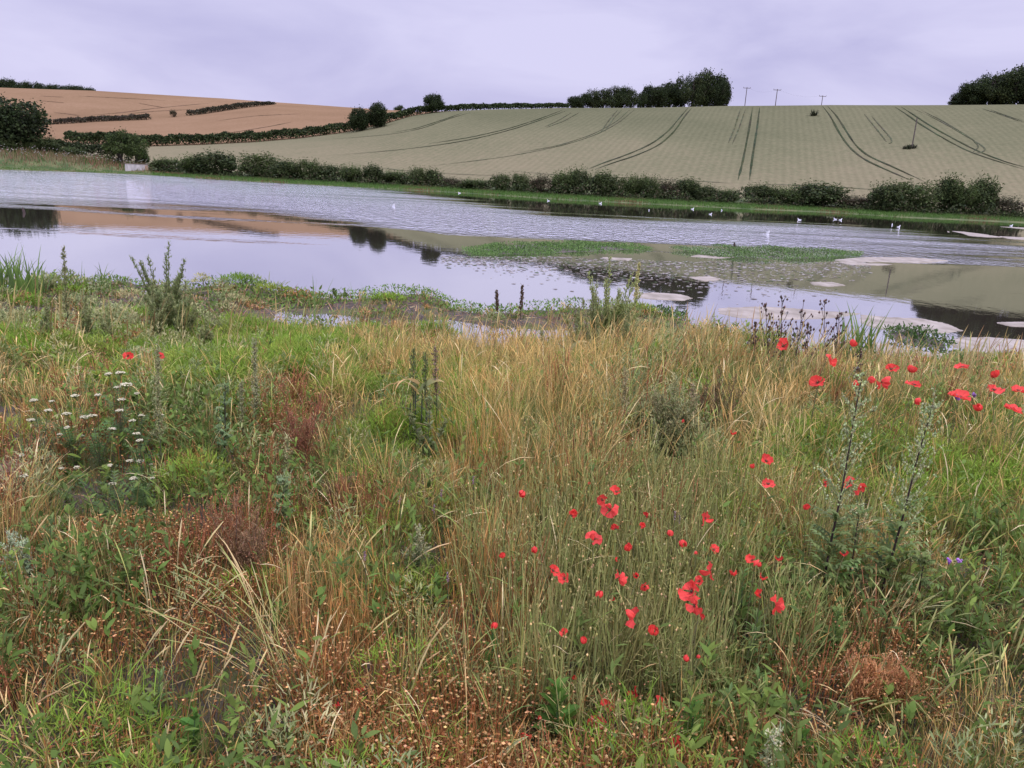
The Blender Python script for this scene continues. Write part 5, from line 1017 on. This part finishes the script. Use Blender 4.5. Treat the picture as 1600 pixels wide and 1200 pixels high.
reed(492, 500, 494, 424, 7, .05, 'thin dark splayed reeds on the mud', w=.010, lean=.4, curl=.4)
reed(565, 475, 568, 434, 16, .12, 'fine bright rush tuft on the shore mound', w=.007, lean=.3, cols=((.09, .17, .04), (.11, .19, .05)))
reed(1336, 575, 1338, 468, 26, .13, 'tallest green reed clump by the right scum', w=.03)
reed(1308, 575, 1306, 486, 9, .04, 'slim reeds left of the tallest right clump', w=.018)
reed(1365, 580, 1372, 490, 14, .06, 'leaning reeds right of the tallest right clump', w=.02)
reed(1115, 540, 1118, 478, 3, .06, 'few thin bare rushes at the waterside', w=.006, lean=.15, curl=.2, cols=((.10, .09, .06),))
# drooping straps of a maize-like plant
def strap_plant(name, bx, by, tx, ty, straps, label, cols, w):
    P, q, D = plant_axis(bx, by, tx, ty); o = thing(name, P, label, 'maize plant'); b = MB(); t = np.linspace(0, 1, 8)[:, None]
    for dx in (-.05, -.02, .02, .05): tubes(b, (np.array([dx, 0, -.02])+(q*rnd(.75, 1))*t)[None], .006*np.linspace(1.2, .6, 8)[None], np.array([.05, .06, .045]), 6)
    b.build('stalks', M_STEM, o)
    for (az, L_, lean, curl, u), c in zip(straps, cols):
        b = MB(); Pc = curves((q*u)[None], np.array([L_]), np.array([az]), np.array([lean]), np.array([curl]), 12); s = np.linspace(0, 1, 12); pr = np.interp(s, [0, .2, .6, 1], [.5, 1, .8, .05])
        C = np.asarray(c)[None]*(1-s[:, None]**3)+np.array([.36, .24, .15])*s[:, None]**3
        ribbons(b, Pc, (w*pr)[None], np.array([[-sin(az), cos(az), .35]]), C[None]); b.build('leaf_blade', M_NEAR, o)
    return o
strap_plant('maize_plant', 652, 705, 655, 600, [(3.3, .34, .9, 1.6, .95), (3.0, .26, 1.1, 1.7, .9), (2.8, .22, .7, 2.3, .85), (3.5, .30, 1.2, 1.5, .6), (.5, .2, .8, 1.8, .9), (4.0, .22, .9, 2.1, 1.0)], 'dark stalked plant with drooping blue-green straps left of centre', [(.09, .115, .08), (.28, .20, .12), (.32, .26, .15), (.10, .12, .09), (.09, .11, .06), (.30, .22, .13)], .048)
strap_plant('maize_plant', 893, 600, 888, 548, [(3.4, .26, .6, 2.2, .9), (.2, .24, .5, 2.0, .95), (2.6, .2, .9, 1.8, .8)], 'small strap-leaved plant below the pale many-spired goosefoot', [(.09, .12, .07), (.10, .13, .08), (.22, .18, .1)], .045)
# broad striped leaf at the bottom edge
P = gpt(752, 1225, .02); Q = gpt(826, 1150, .13); o = thing('maize_plant', P, 'single broad striped blue-green leaf at the bottom edge', 'maize leaf'); q = Q-P; s = np.linspace(0, 1, 10)
b = MB(); Pc = q[None]*s[:, None]+np.array([0, 0, .03])*np.sin(s*pi)[:, None]; sd_ = unit(np.cross(q, [0, 0, 1.]))+np.array([0, -.1, .5]); sd_ = unit(sd_); pr = np.interp(s, [0, .4, .85, 1], [.7, 1, .7, .05])
for off, c, ww in ((-.0125, (.30, .27, .15), .009), (-.004, (.10, .13, .09), .008), (.004, (.14, .17, .12), .008), (.0125, (.30, .27, .15), .009)):
    ribbons(b, (Pc+sd_[None]*(off*pr)[:, None])[None], (ww*pr)[None], sd_[None], np.array([c]))
b.build('leaf_blade', M_NEAR, o)
# pale straw sheaf lying over
def sheaf(bx, by, tx, ty, n, label, cols, h_tip=.34):
    P = gpt(bx, by); Q = gpt(tx, ty, h_tip); q = Q-P; o = thing('grass_sheaf', P, label, 'grass'); b = MB(); m = n
    a0 = math.atan2(q[1], q[0]); L0 = np.linalg.norm(q); lean = math.acos(q[2]/L0)
    base = rng.normal(0, .035, (m, 3))*[1, 1, .1]; az = a0+rng.normal(0, .30, m); Pc = curves(base, L0*rnd(.55, 1.12, m), az, lean-.38+rng.normal(0, .16, m), rnd(.2, 1.3, m), 9, .05); s = np.linspace(0, 1, 9)
    C = np.asarray(cols)[rng.integers(0, len(cols), m)]*(1+rng.normal(0, .15, (m, 1))); ribbons(b, Pc, (.0024*np.interp(s, [0, .6, .78, .9, 1], [1, .7, 1.7, 1.5, .2]))[None]*rnd(.7, 1.3, (m, 1)), unit(np.stack([-np.sin(az), np.cos(az), rnd(-.5, .9, m)], -1)), np.clip(C, 0, .9))
    b.build('stalks', M_NGRASS, o); return o
sheaf(470, 1090, 268, 882, 26, 'sheaf of pale green and straw stalks leaning over to the left', [(.26, .25, .12), (.20, .22, .08), (.33, .26, .14), (.15, .19, .06)])
sheaf(640, 835, 735, 735, 24, 'tuft of pale stalks leaning right below the drooping straps', [(.36, .31, .17), (.28, .26, .12)], .4)
sheaf(1390, 1010, 1470, 905, 26, 'pale green stalks leaning right beyond the mugworts', [(.30, .31, .16), (.36, .32, .18)], .36)
sheaf(1180, 1110, 1300, 1200, 20, 'dry pale stalks fallen across the bottom right', [(.40, .33, .21), (.30, .26, .15)], .1)
# ------------------------------------------------------------------ yarrow
def yarrow(bx, by, heads, label):
    P = gpt(bx, by); o = thing('yarrow', P, label, 'yarrow', 'yarrows in the left meadow')
    for (hx, hy, wpx) in heads:
        D = float(np.hypot(P[0], P[1]))+rnd(-.08, .08); Q = at_d(np.array(hx), np.array(hy), D)-P; r = wpx*np.linalg.norm(Q+P-CAM)/F*.42
        b = MB(); t = np.linspace(0, 1, 7)[:, None]; tubes(b, (Q*[1, 1, 0]*t**1.5+Q*[0, 0, 1]*t)[None], .0018*np.linspace(1.2, .7, 7)[None], np.array([.09, .085, .05]), 4); st = b.build('stem', M_STEM, o)
        b = MB(); n = 34; a = rnd(0, 6.28, n); rr = r*np.sqrt(rnd(0, 1, n)); pos = Q+np.stack([rr*np.cos(a), rr*np.sin(a)*.9, -.25*rr**2/r+rng.normal(0, .0015, n)], -1)
        blobs(b, pos, np.array([r*.24, r*.24, r*.13]), jit((.31, .31, .30), n, .12, .01)); 
        tubes(b, np.stack([np.tile(Q-[0, 0, r*.9], (n, 1)), pos-[0, 0, r*.1]], 1), np.array([[.0008, .0006]]), np.array([.10, .12, .06]), 3); b.build('flower_head', M_NEAR, o, False)
    b = MB(); n = 46; az = rnd(0, 6.28, n); u = rnd(.05, .7, n); hx_ = np.array([[at_d(np.array(h[0]), np.array(h[1]), float(np.hypot(P[0], P[1])))-P] for h in heads])[:, 0]; B = hx_[rng.integers(0, len(heads), n)]*u[:, None]
    mid = curves(B, rnd(.06, .11, n), az, rnd(.4, 1.1, n), rnd(.2, .8, n), 6); sd_ = np.stack([-np.sin(az), np.cos(az), 0*az], -1); lc = jit((.055, .095, .045), n)
    ribbons(b, mid, np.array([[.002, .003, .003, .003, .002, .001]]), sd_, lc)
    for j in range(1, 5):
        for sg in (-1, 1):
            e = mid[:, j][:, None]+(sd_*sg+unit(mid[:, j+1]-mid[:, j])*.5)[:, None]*np.linspace(0, .018, 3)[None, :, None]; ribbons(b, e, np.array([[.004, .006, .001]]), unit(np.cross(sd_*sg, [0, 0, 1.]))*0+unit(mid[:, j+1]-mid[:, j]), lc)
    b.build('leaves', M_NEAR, o, False)
YH = [((70, 740), [(52, 624, 12), (48, 655, 12), (75, 640, 13), (33, 710, 13), (64, 714, 14)], 'yarrow with flat white heads at the far left of the meadow, beside tan grass'),
      ((120, 740), [(104, 645, 13), (81, 626, 9), (132, 650, 13), (105, 667, 10), (93, 678, 9)], 'yarrow with five white heads left of the tall narrow spire, second from left'),
      ((158, 740), [(117, 617, 13), (153, 616, 11), (145, 648, 12), (175, 669, 12), (126, 680, 9)], 'yarrow with white heads in the middle of the yarrow patch'),
      ((190, 720), [(170, 583, 13), (188, 581, 14), (183, 604, 11), (197, 599, 18), (190, 623, 12)], 'tallest yarrow with white heads at the back of the patch'),
      ((222, 740), [(187, 640, 12), (214, 614, 9), (221, 648, 10), (250, 647, 12), (207, 656, 11)], 'yarrow with white heads beside the tall narrow spire'),
      ((225, 775), [(213, 676, 12), (218, 687, 11), (203, 719, 12), (220, 719, 13), (236, 725, 7)], 'yarrow with white heads low on the right of the patch'),
      ((190, 825), [(172, 726, 10), (175, 755, 12), (120, 729, 9), (96, 731, 8), (37, 742, 12)], 'lowest yarrow with scattered white heads in front of the patch'),
      ((235, 810), [(209, 746, 13), (3, 688, 7)], 'yarrow with one broad white head below the others')]
YH[7] = ((215, 815), [(209, 746, 13), (238, 746, 7)], YH[7][2])
for (bx_, by_), hd, lb in YH: yarrow(bx_, by_, hd, lb)
# ------------------------------------------------------------------ leafy weeds and nettles as plants
def leafy(bx, by, tx, ty, label, col, n=26, L0=.07, w=.026, name='leafy_weed', cat='weed', pairs=True, serr=False, group=None):
    P, q, D = plant_axis(bx, by, tx, ty); o = thing(name, P, label, cat, group); b = MB(); t = np.linspace(0, 1, 6)[:, None]; tubes(b, (q*t)[None], .003*np.linspace(1.2, .5, 6)[None], np.asarray(col)*.8+.02, 5); b.build('stem', M_STEM, o)
    b = MB(); tt = np.linspace(.15, 1, n); az = (np.arange(n)//2)*1.57+(np.arange(n) % 2)*pi+rng.normal(0, .25, n) if pairs else np.arange(n)*2.4; L_ = L0*(1.2-.65*tt)*rnd(.85, 1.15, n); P0 = curves(q*tt[:, None], L_, az, .55+.5*(1-tt)+rng.normal(0, .12, n), rnd(.3, .8, n), 9)
    s = np.linspace(0, 1, 9); pr = np.interp(s, [0, .08, .3, .6, .85, 1], [.1, .35, 1, .8, .4, .02])
    if serr: pr = pr*(1+.16*np.cos(np.arange(9)*pi))
    side = unit(np.stack([-np.sin(az), np.cos(az), 0*az], -1)); lc = jit(col, n, .13)
    for sg in (-1, 1):      # two half blades folded along the midrib
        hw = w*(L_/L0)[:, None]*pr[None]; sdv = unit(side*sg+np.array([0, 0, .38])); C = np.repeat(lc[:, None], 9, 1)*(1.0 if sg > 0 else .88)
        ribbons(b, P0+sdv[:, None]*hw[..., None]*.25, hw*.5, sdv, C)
    b.build('leaves', M_NEAR, o, True); return o
BL = (.085, .135, .055); NE = (.055, .115, .03); PL = (.10, .15, .06)
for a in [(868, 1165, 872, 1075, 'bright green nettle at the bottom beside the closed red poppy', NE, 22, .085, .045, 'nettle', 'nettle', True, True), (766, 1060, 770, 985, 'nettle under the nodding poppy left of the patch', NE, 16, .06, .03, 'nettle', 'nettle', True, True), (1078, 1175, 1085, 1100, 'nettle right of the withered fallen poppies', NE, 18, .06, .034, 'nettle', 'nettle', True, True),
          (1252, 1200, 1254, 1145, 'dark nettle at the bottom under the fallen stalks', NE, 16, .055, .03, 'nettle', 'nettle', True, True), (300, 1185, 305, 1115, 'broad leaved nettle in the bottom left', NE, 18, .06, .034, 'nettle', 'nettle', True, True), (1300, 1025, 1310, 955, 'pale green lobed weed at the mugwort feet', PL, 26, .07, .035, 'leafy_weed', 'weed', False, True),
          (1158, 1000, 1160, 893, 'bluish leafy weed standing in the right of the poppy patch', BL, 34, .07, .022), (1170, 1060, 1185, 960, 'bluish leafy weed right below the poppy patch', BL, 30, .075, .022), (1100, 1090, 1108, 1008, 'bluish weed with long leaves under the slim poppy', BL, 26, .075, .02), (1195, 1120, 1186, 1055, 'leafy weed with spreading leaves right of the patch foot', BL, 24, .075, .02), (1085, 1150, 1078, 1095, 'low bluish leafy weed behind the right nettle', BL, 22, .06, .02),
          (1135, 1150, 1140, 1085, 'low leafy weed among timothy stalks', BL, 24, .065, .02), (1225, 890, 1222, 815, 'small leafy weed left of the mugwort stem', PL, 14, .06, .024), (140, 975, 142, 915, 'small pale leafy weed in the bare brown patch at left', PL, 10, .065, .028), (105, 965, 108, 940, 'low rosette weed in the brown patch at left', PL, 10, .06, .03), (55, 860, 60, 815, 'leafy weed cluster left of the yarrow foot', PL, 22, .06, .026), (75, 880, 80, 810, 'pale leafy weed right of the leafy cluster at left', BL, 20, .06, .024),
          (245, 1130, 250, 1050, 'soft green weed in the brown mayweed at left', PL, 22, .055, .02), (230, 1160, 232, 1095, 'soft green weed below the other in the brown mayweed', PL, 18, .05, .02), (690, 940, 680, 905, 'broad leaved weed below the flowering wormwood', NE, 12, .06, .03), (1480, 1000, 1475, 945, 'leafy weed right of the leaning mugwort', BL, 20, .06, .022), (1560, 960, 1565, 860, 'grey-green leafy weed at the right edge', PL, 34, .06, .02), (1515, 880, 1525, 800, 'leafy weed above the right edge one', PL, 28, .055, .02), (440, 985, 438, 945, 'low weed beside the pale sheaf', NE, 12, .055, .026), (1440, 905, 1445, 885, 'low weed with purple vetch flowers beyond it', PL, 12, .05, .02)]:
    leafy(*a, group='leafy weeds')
# purple vetch flowers and pink spikes
def flower_sprig(px, py, h, n, col, r, label, name='vetch_flower', cat='flower', tall=False):
    Q = gpt(px, py, h); x0, y0 = Q[0]+.01, Q[1]+.01; B = np.array([x0, y0, gnd(x0, y0)]); o = thing(name, B, label, cat, None); q = Q-B; b = MB(); t = np.linspace(0, 1, 5)[:, None]; tubes(b, (q*t)[None], np.full((1, 5), .0013), np.array([.10, .10, .05]), 4); b.build('stem', M_STEM, o)
    b = MB()
    if tall: pos = q+np.stack([rng.normal(0, r*.6, n), rng.normal(0, r*.6, n), np.linspace(-r*9, 0, n)], -1)
    else: pos = q+rng.normal(0, r*.8, (n, 3))
    blobs(b, pos, r*rnd(.7, 1.2, n), jit(col, n, .15)); b.build('petals', M_PETAL, o); return o
V_ = (.42, .16, .55)
flower_sprig(1483, 877, .30, 9, V_, .006, 'purple vetch flower beside the tan grass, left of two'); flower_sprig(1499, 876, .30, 9, (.5, .26, .62), .006, 'pale purple vetch flower, right of two beside the tan grass')
flower_sprig(1496, 622, .5, 8, V_, .009, 'purple thistle flower under the wide poppy at right'); flower_sprig(1522, 617, .5, 8, (.34, .17, .42), .008, 'dull purple thistle flower right of the wide poppy')
K_ = (.36, .24, .25)
for px, py, lab in [(690, 765, 'pink persicaria spike in the centre meadow'), (678, 790, 'pinkish persicaria spike below the centre one'), (740, 745, 'pinkish persicaria spike right of the centre one'), (570, 862, 'pinkish persicaria spike by the low wormwood'), (700, 895, 'slim pink persicaria spike beside the orange straw'), (1055, 800, 'pale pink persicaria spike in the dark gap right of the patch'), (1062, 806, 'second pale pink persicaria spike in the dark gap'), (625, 775, 'faint pink persicaria spike left of centre')]:
    flower_sprig(px, py, .38, 12, K_, .0036, lab, 'persicaria', 'persicaria', True)
# ------------------------------------------------------------------ on the water: plant islands, scum, stake, gulls
def island(name, pts, dens, hh, leaf, cols, label, flower=0, mud=True):
    p = np.array(pts, float); W = at_z(p[:, 0], p[:, 1], 0); c = W.mean(0); q = W-c; o = thing(name, c, label, 'marsh plants', 'plant islands in the pond')
    x0, x1, y0, y1 = q[:, 0].min(), q[:, 0].max(), q[:, 1].min(), q[:, 1].max(); n = int(dens*(x1-x0)*(y1-y0)); X = rnd(x0, x1, n); Yb = rnd(y0, y1, n)
    ins = np.zeros(n, bool); j = len(q)-1
    for i in range(len(q)):
        a_, b_ = q[i], q[j]; cond = ((a_[1] > Yb) != (b_[1] > Yb)) & (X < (b_[0]-a_[0])*(Yb-a_[1])/(b_[1]-a_[1]+1e-9)+a_[0]); ins ^= cond; j = i
    ns = np.sin(X*2.1+c[0])*np.sin(Yb*1.3+1)+.5*np.sin(X*5+Yb*2); ins &= (ns+rng.normal(0, .5, n)) > -.55
    X, Yb = X[ins], Yb[ins]; b = MB(); cress(b, X, Yb, np.zeros(len(X)), hh*(1+.5*np.sin(X*3.1)), leaf, cols)
    if flower: k = rng.integers(0, len(X), int(len(X)*flower)); blobs(b, np.stack([X[k], Yb[k], hh*rnd(.9, 1.3, len(k))], -1), leaf*.25, jit((.42, .46, .33), len(k), .12))
    b.build('foliage', M_LEAF, o, False)
    if mud:
        b = MB(); m = len(q); out = np.concatenate([[[0, 0, .03]], q*[1, 1, 0]+[0, 0, -.01]]); b.add(out, None, [(0, 1+i, 1+(i+1) % m) for i in range(m)]); b.build('mud', M_MUD, o)
    return o
M_MUD = solid_mat('wet_mud', (.05, .038, .03), (.11, .085, .065), scale=3, rough=.5)
CRI = [tuple(1.7*v for v in c) for c in CR]
island('plant_island', [(715,390),(770,382),(850,379),(920,379),(1000,384),(1022,390),(960,394),(870,397),(800,401),(745,400)], 700, .06, .055, CRI, 'long low green plant island with muddy edge in mid pond, left one')
island('plant_island', [(1045,390),(1120,386),(1200,388),(1280,390),(1350,396),(1345,401),(1290,406),(1200,408),(1130,403),(1070,398)], 720, .08, .055, CRI+[(.13,.16,.09)], 'right plant island with pale speckled top in mid pond', .10)
island('plant_island', [(1375,516),(1410,513),(1450,520),(1490,540),(1492,548),(1440,546),(1390,535)], 700, .07, .06, CR, 'small green plant island by the right reeds', 0)
island('plant_island', [(985,482),(1040,486),(1074,498),(1070,508),(1020,504),(980,498)], 700, .08, .06, CR+[(.12, .14, .08)], 'creeping green mat at the tip of the near shore', 0)
def scum(pts, label, col=None):
    p = np.array(pts, float); t = np.linspace(0, len(p), 90, endpoint=False); pp = np.vstack([p, p[:1]]); px = np.interp(t, np.arange(len(pp)), pp[:, 0]); py = np.interp(t, np.arange(len(pp)), pp[:, 1])
    for _ in range(3): px = (np.roll(px, 1)+2*px+np.roll(px, -1))/4; py = (np.roll(py, 1)+2*py+np.roll(py, -1))/4
    W = at_z(px, py, 0); c = W.mean(0); q = W-c; r = 1+.06*np.cumsum(rng.normal(0, .35, 90)-0)*np.sin(np.linspace(0, pi, 90))*.3+rng.normal(0, .02, 90); q = q*r[:, None]
    b = MB(); m = 90; rings = [np.concatenate([q[:, :2]*f, np.full((m, 1), z)+rng.normal(0, .001, (m, 1))], 1) for f, z in ((1.0, -.004), (.985, .008), (.8, .012), (.45, .013))]; V = np.vstack(rings+[np.array([[0, 0, .013]])])
    Q = [(k*m+i, k*m+(i+1) % m, (k+1)*m+(i+1) % m, (k+1)*m+i) for k in range(3) for i in range(m)]; T = [(3*m+i, 3*m+(i+1) % m, 4*m) for i in range(m)]
    b.add(V, Q, T); o = b.build('scum_mat', M_SCUM); o.location = c; return tag(o, label, 'algae mat', 'floating scum mats')
M_SCUM = solid_mat('scum', (.21, .185, .14), (.33, .295, .24), scale=3.5, rough=.8, detail=8, stretch=(1, .6, 1))
for pts, lab in [([(985,460),(1020,457),(1065,460),(1086,466),(1070,470),(1020,468),(995,465)], 'pale scum mat lying in the reflection of the copse'),
                 ([(1120,482),(1180,479),(1240,482),(1300,487),(1350,490),(1300,497),(1220,500),(1150,496),(1125,490)], 'broad beige scum mat behind the dry thistles'),
                 ([(1345,492),(1390,496),(1440,498),(1480,506),(1507,517),(1480,522),(1420,519),(1370,514),(1340,503)], 'long tan scum mat right of the reeds'),
                 ([(1495,528),(1540,527),(1610,532),(1680,540),(1690,562),(1610,560),(1550,552),(1500,545),(1480,535)], 'large pale scum mat at the right edge'),
                 ([(1370,535),(1420,548),(1480,553),(1500,560),(1440,566),(1370,560),(1330,550)], 'brownish scum mat below the small green island'),
                 ([(1555,504),(1600,503),(1650,508),(1640,512),(1580,510)], 'thin white scum mat in the dark reflection at the right edge'),
                 ([(1300,406),(1350,402),(1420,402),(1478,407),(1440,411),(1380,409),(1330,411)], 'long pale scum mat right of the speckled island'),
                 ([(1300,409),(1340,411),(1395,413),(1380,415),(1330,414)], 'thin scum streak in front of the long pale mat'),
                 ([(1265,441),(1300,441),(1322,446),(1295,448),(1270,445)], 'small narrow scum mat in mid pond'),
                 ([(1486,361),(1505,362),(1545,367),(1540,369),(1510,366)], 'far white scum streak on the right of the pond'), ([(1505,365),(1550,368),(1570,371),(1540,371),(1512,368)], 'far scum streak touching the other far white one'),
                 ([(1560,369),(1600,371),(1640,373),(1620,376),(1575,373)], 'far scum mat at the right edge of the pond'), ([(1560,354),(1610,356),(1640,358),(1600,358)], 'farthest scum streak beneath the lone gull at right'),
                 ([(1075,433),(1110,432),(1130,437),(1100,440)], 'faint scum patch right of the copse reflection'), ([(1090,398),(1150,402),(1120,404),(1080,401)], 'thin scum edge before the speckled island'), ([(940,402),(990,404),(985,408),(945,406)], 'thin scum streak before the left plant island'), ([(1480,361),(1483,362),(1484,363),(1481,363)], 'tiny scum fleck left of the far white streaks')]:
    scum(pts, lab)
# broken scum and drift in the shallows before the islands
b = MB(); n = 3600; px = rnd(690, 1360, n); py = np.interp(px, [690, 860, 1050, 1360], [401, 401, 408, 410])+np.abs(rng.normal(0, 14, n))*np.interp(px, [690, 900, 1200, 1360], [.4, 1.3, 1.5, .6]); W_ = at_z(px, py, 0.0); r_ = rnd(.012, .055, n)*rnd(.4, 1.6, n)
a_ = np.arange(7)*2*pi/7; ring = np.stack([np.cos(a_), .8*np.sin(a_)], -1)[None]*(r_[:, None, None])*rnd(.6, 1.3, (n, 7, 1)); V = np.concatenate([W_[:, None, :2]+ring, np.full((n, 7, 1), .006)+rnd(0, .003, (n, 1, 1))], -1); V = np.concatenate([V, np.concatenate([W_[:, None, :2], np.full((n, 1, 1), .014)], -1)], 1)
T_ = np.arange(n)[:, None, None]*8+np.array([[i, (i+1) % 7, 7] for i in range(7)])[None]; C_ = np.asarray([(.26, .24, .21), (.16, .14, .11), (.09, .075, .055), (.07, .10, .04), (.32, .30, .28)])[rng.integers(0, 5, n)]
b.add(V.reshape(-1, 3), None, T_.reshape(-1, 3), np.repeat(C_, 8, 0)); tag(b.build('pond_drift', leaf_mat('drift', 0, noise=.3, nscale=15, rough=.9)), 'specks of scum and drift in the shallows before the plant islands', 'drift', kind='stuff')
def stake(px, py, top, label):
    P = at_z(np.array(px), np.array(py), 0); Q = at_d(np.array(px), np.array(top), float(np.hypot(P[0], P[1]))); b = MB(); hh = Q[2]; t = np.linspace(0, 1, 5)
    tubes(b, np.stack([.02*np.sin(t*5), 0*t, -.1+(hh+.1)*t], -1)[None], np.array([[.03, .035, .05, .04, .015]]), np.array([.05, .035, .03]), 6); o = b.build('dead_stalk', M_STEM); o.location = P; return tag(o, label, 'stalk')
stake(1147, 390, 378, 'dark dead stalk sticking out of the right plant island')
stake(37, 332, 324, 'small dark stalk standing in the left water')
# gulls
def loft(b, pts, C, M=10, sq=1.0):
    pts = np.array(pts, float); P = pts[:, :3]; r = pts[:, 3]; T = unit(np.gradient(P, axis=0)); u = np.tile([0, 1.0, 0], (len(P), 1)); v = np.cross(T, u); a = np.arange(M)*2*pi/M
    V = P[:, None]+(u[:, None]*np.cos(a)[None, :, None]*sq+v[:, None]*np.sin(a)[None, :, None])*r[:, None, None]; k = len(P); i = np.arange(k-1)[:, None]*M; j = np.arange(M)[None]; j2 = (j+1) % M
    b.add(V.reshape(-1, 3), np.stack([i+j, i+j2, i+M+j2, i+M+j], -1).reshape(-1, 4), None, C)
b = MB(); loft(b, [(-.215,0,.075,.004),(-.16,0,.065,.025),(-.09,0,.045,.055),(0,0,.035,.07),(.07,0,.045,.066),(.11,0,.075,.048),(.13,0,.12,.034),(.142,0,.155,.033),(.155,0,.18,.034),(.175,0,.185,.028),(.19,0,.183,.012),(.195,0,.182,.002)], np.array([.62, .62, .64]), 12); G_BODY = b.mesh('body', M_FEATHER)
b = MB(); loft(b, [(.188,0,.182,.008),(.21,0,.178,.006),(.235,0,.172,.001)], np.array([.45, .12, .06]), 6); G_BEAK = b.mesh('beak', M_FEATHER)
def wing(s):
    b = MB(); P = np.array([[.07, s*.058, .085], [.0, s*.072, .095], [-.09, s*.062, .098], [-.18, s*.03, .098], [-.27, s*.008, .102]]); lo_ = P.copy(); lo_[:, 2] -= [.05, .065, .05, .028, .006]; lo_[:, 1] += s*np.array([.012, .01, .008, .004, 0])
    V = np.stack([P, lo_], 1).reshape(-1, 3); C = np.repeat(np.array([[.55, .57, .60], [.5, .52, .56], [.5, .52, .56], [.3, .3, .32], [.05, .05, .05]]), 2, 0); i = np.arange(4)*2; b.add(V, np.stack([i, i+1, i+3, i+2], -1), None, C); return b.mesh('wing', M_FEATHER)
G_W = [wing(-1), wing(1)]
for px, py, wpx, rz, lab in [(615,318,8,.2,'faint white gull far out on the left rippled water'),(718,300,7,3.0,'gull at the foot of the far bank, leftmost by the bank'),(857,312,7,2.8,'gull close under the far bank below the brown scrub'),(938,316,8,.1,'gull with raised tail close under the far bank right of the rounded bushes'),(1014,327,7,1.4,'gull facing away in the middle of the far water'),(1082,325,11,.3,'largest looking gull sideways in the far water'),
                         (1110,333,8,.2,'gull dipping low below and right of the largest one'),(1128,327,7,1.8,'small gull right of the largest one'),(1200,361,9,.1,'nearest lone gull on the ripples before the islands'),(1249,342,10,3.1,'gull floating low with head tucked'),(1305,341,8,2.9,'gull left of a swimming pair'),(1313,342,9,.2,'gull right of a swimming pair'),(1394,350,8,1.2,'upright gull left of the nearer pair by the dark reflection'),(1404,353,10,.4,'gull right of the nearer pair by the dark reflection'),(1580,351,9,.1,'lone gull near the right edge')]:
    P = at_z(np.array(px), np.array(py+2), 0); P[2] = -.012; s = .66*max(.8, min(1.2, wpx*np.hypot(P[0], P[1])/F/.42))
    o = thing('gull', P, lab, 'gull', 'gulls on the pond', rz); o.scale = (s,)*3
    put('body', G_BODY, o); put('beak', G_BEAK, o); put('wing', G_W[0], o); put('wing', G_W[1], o)
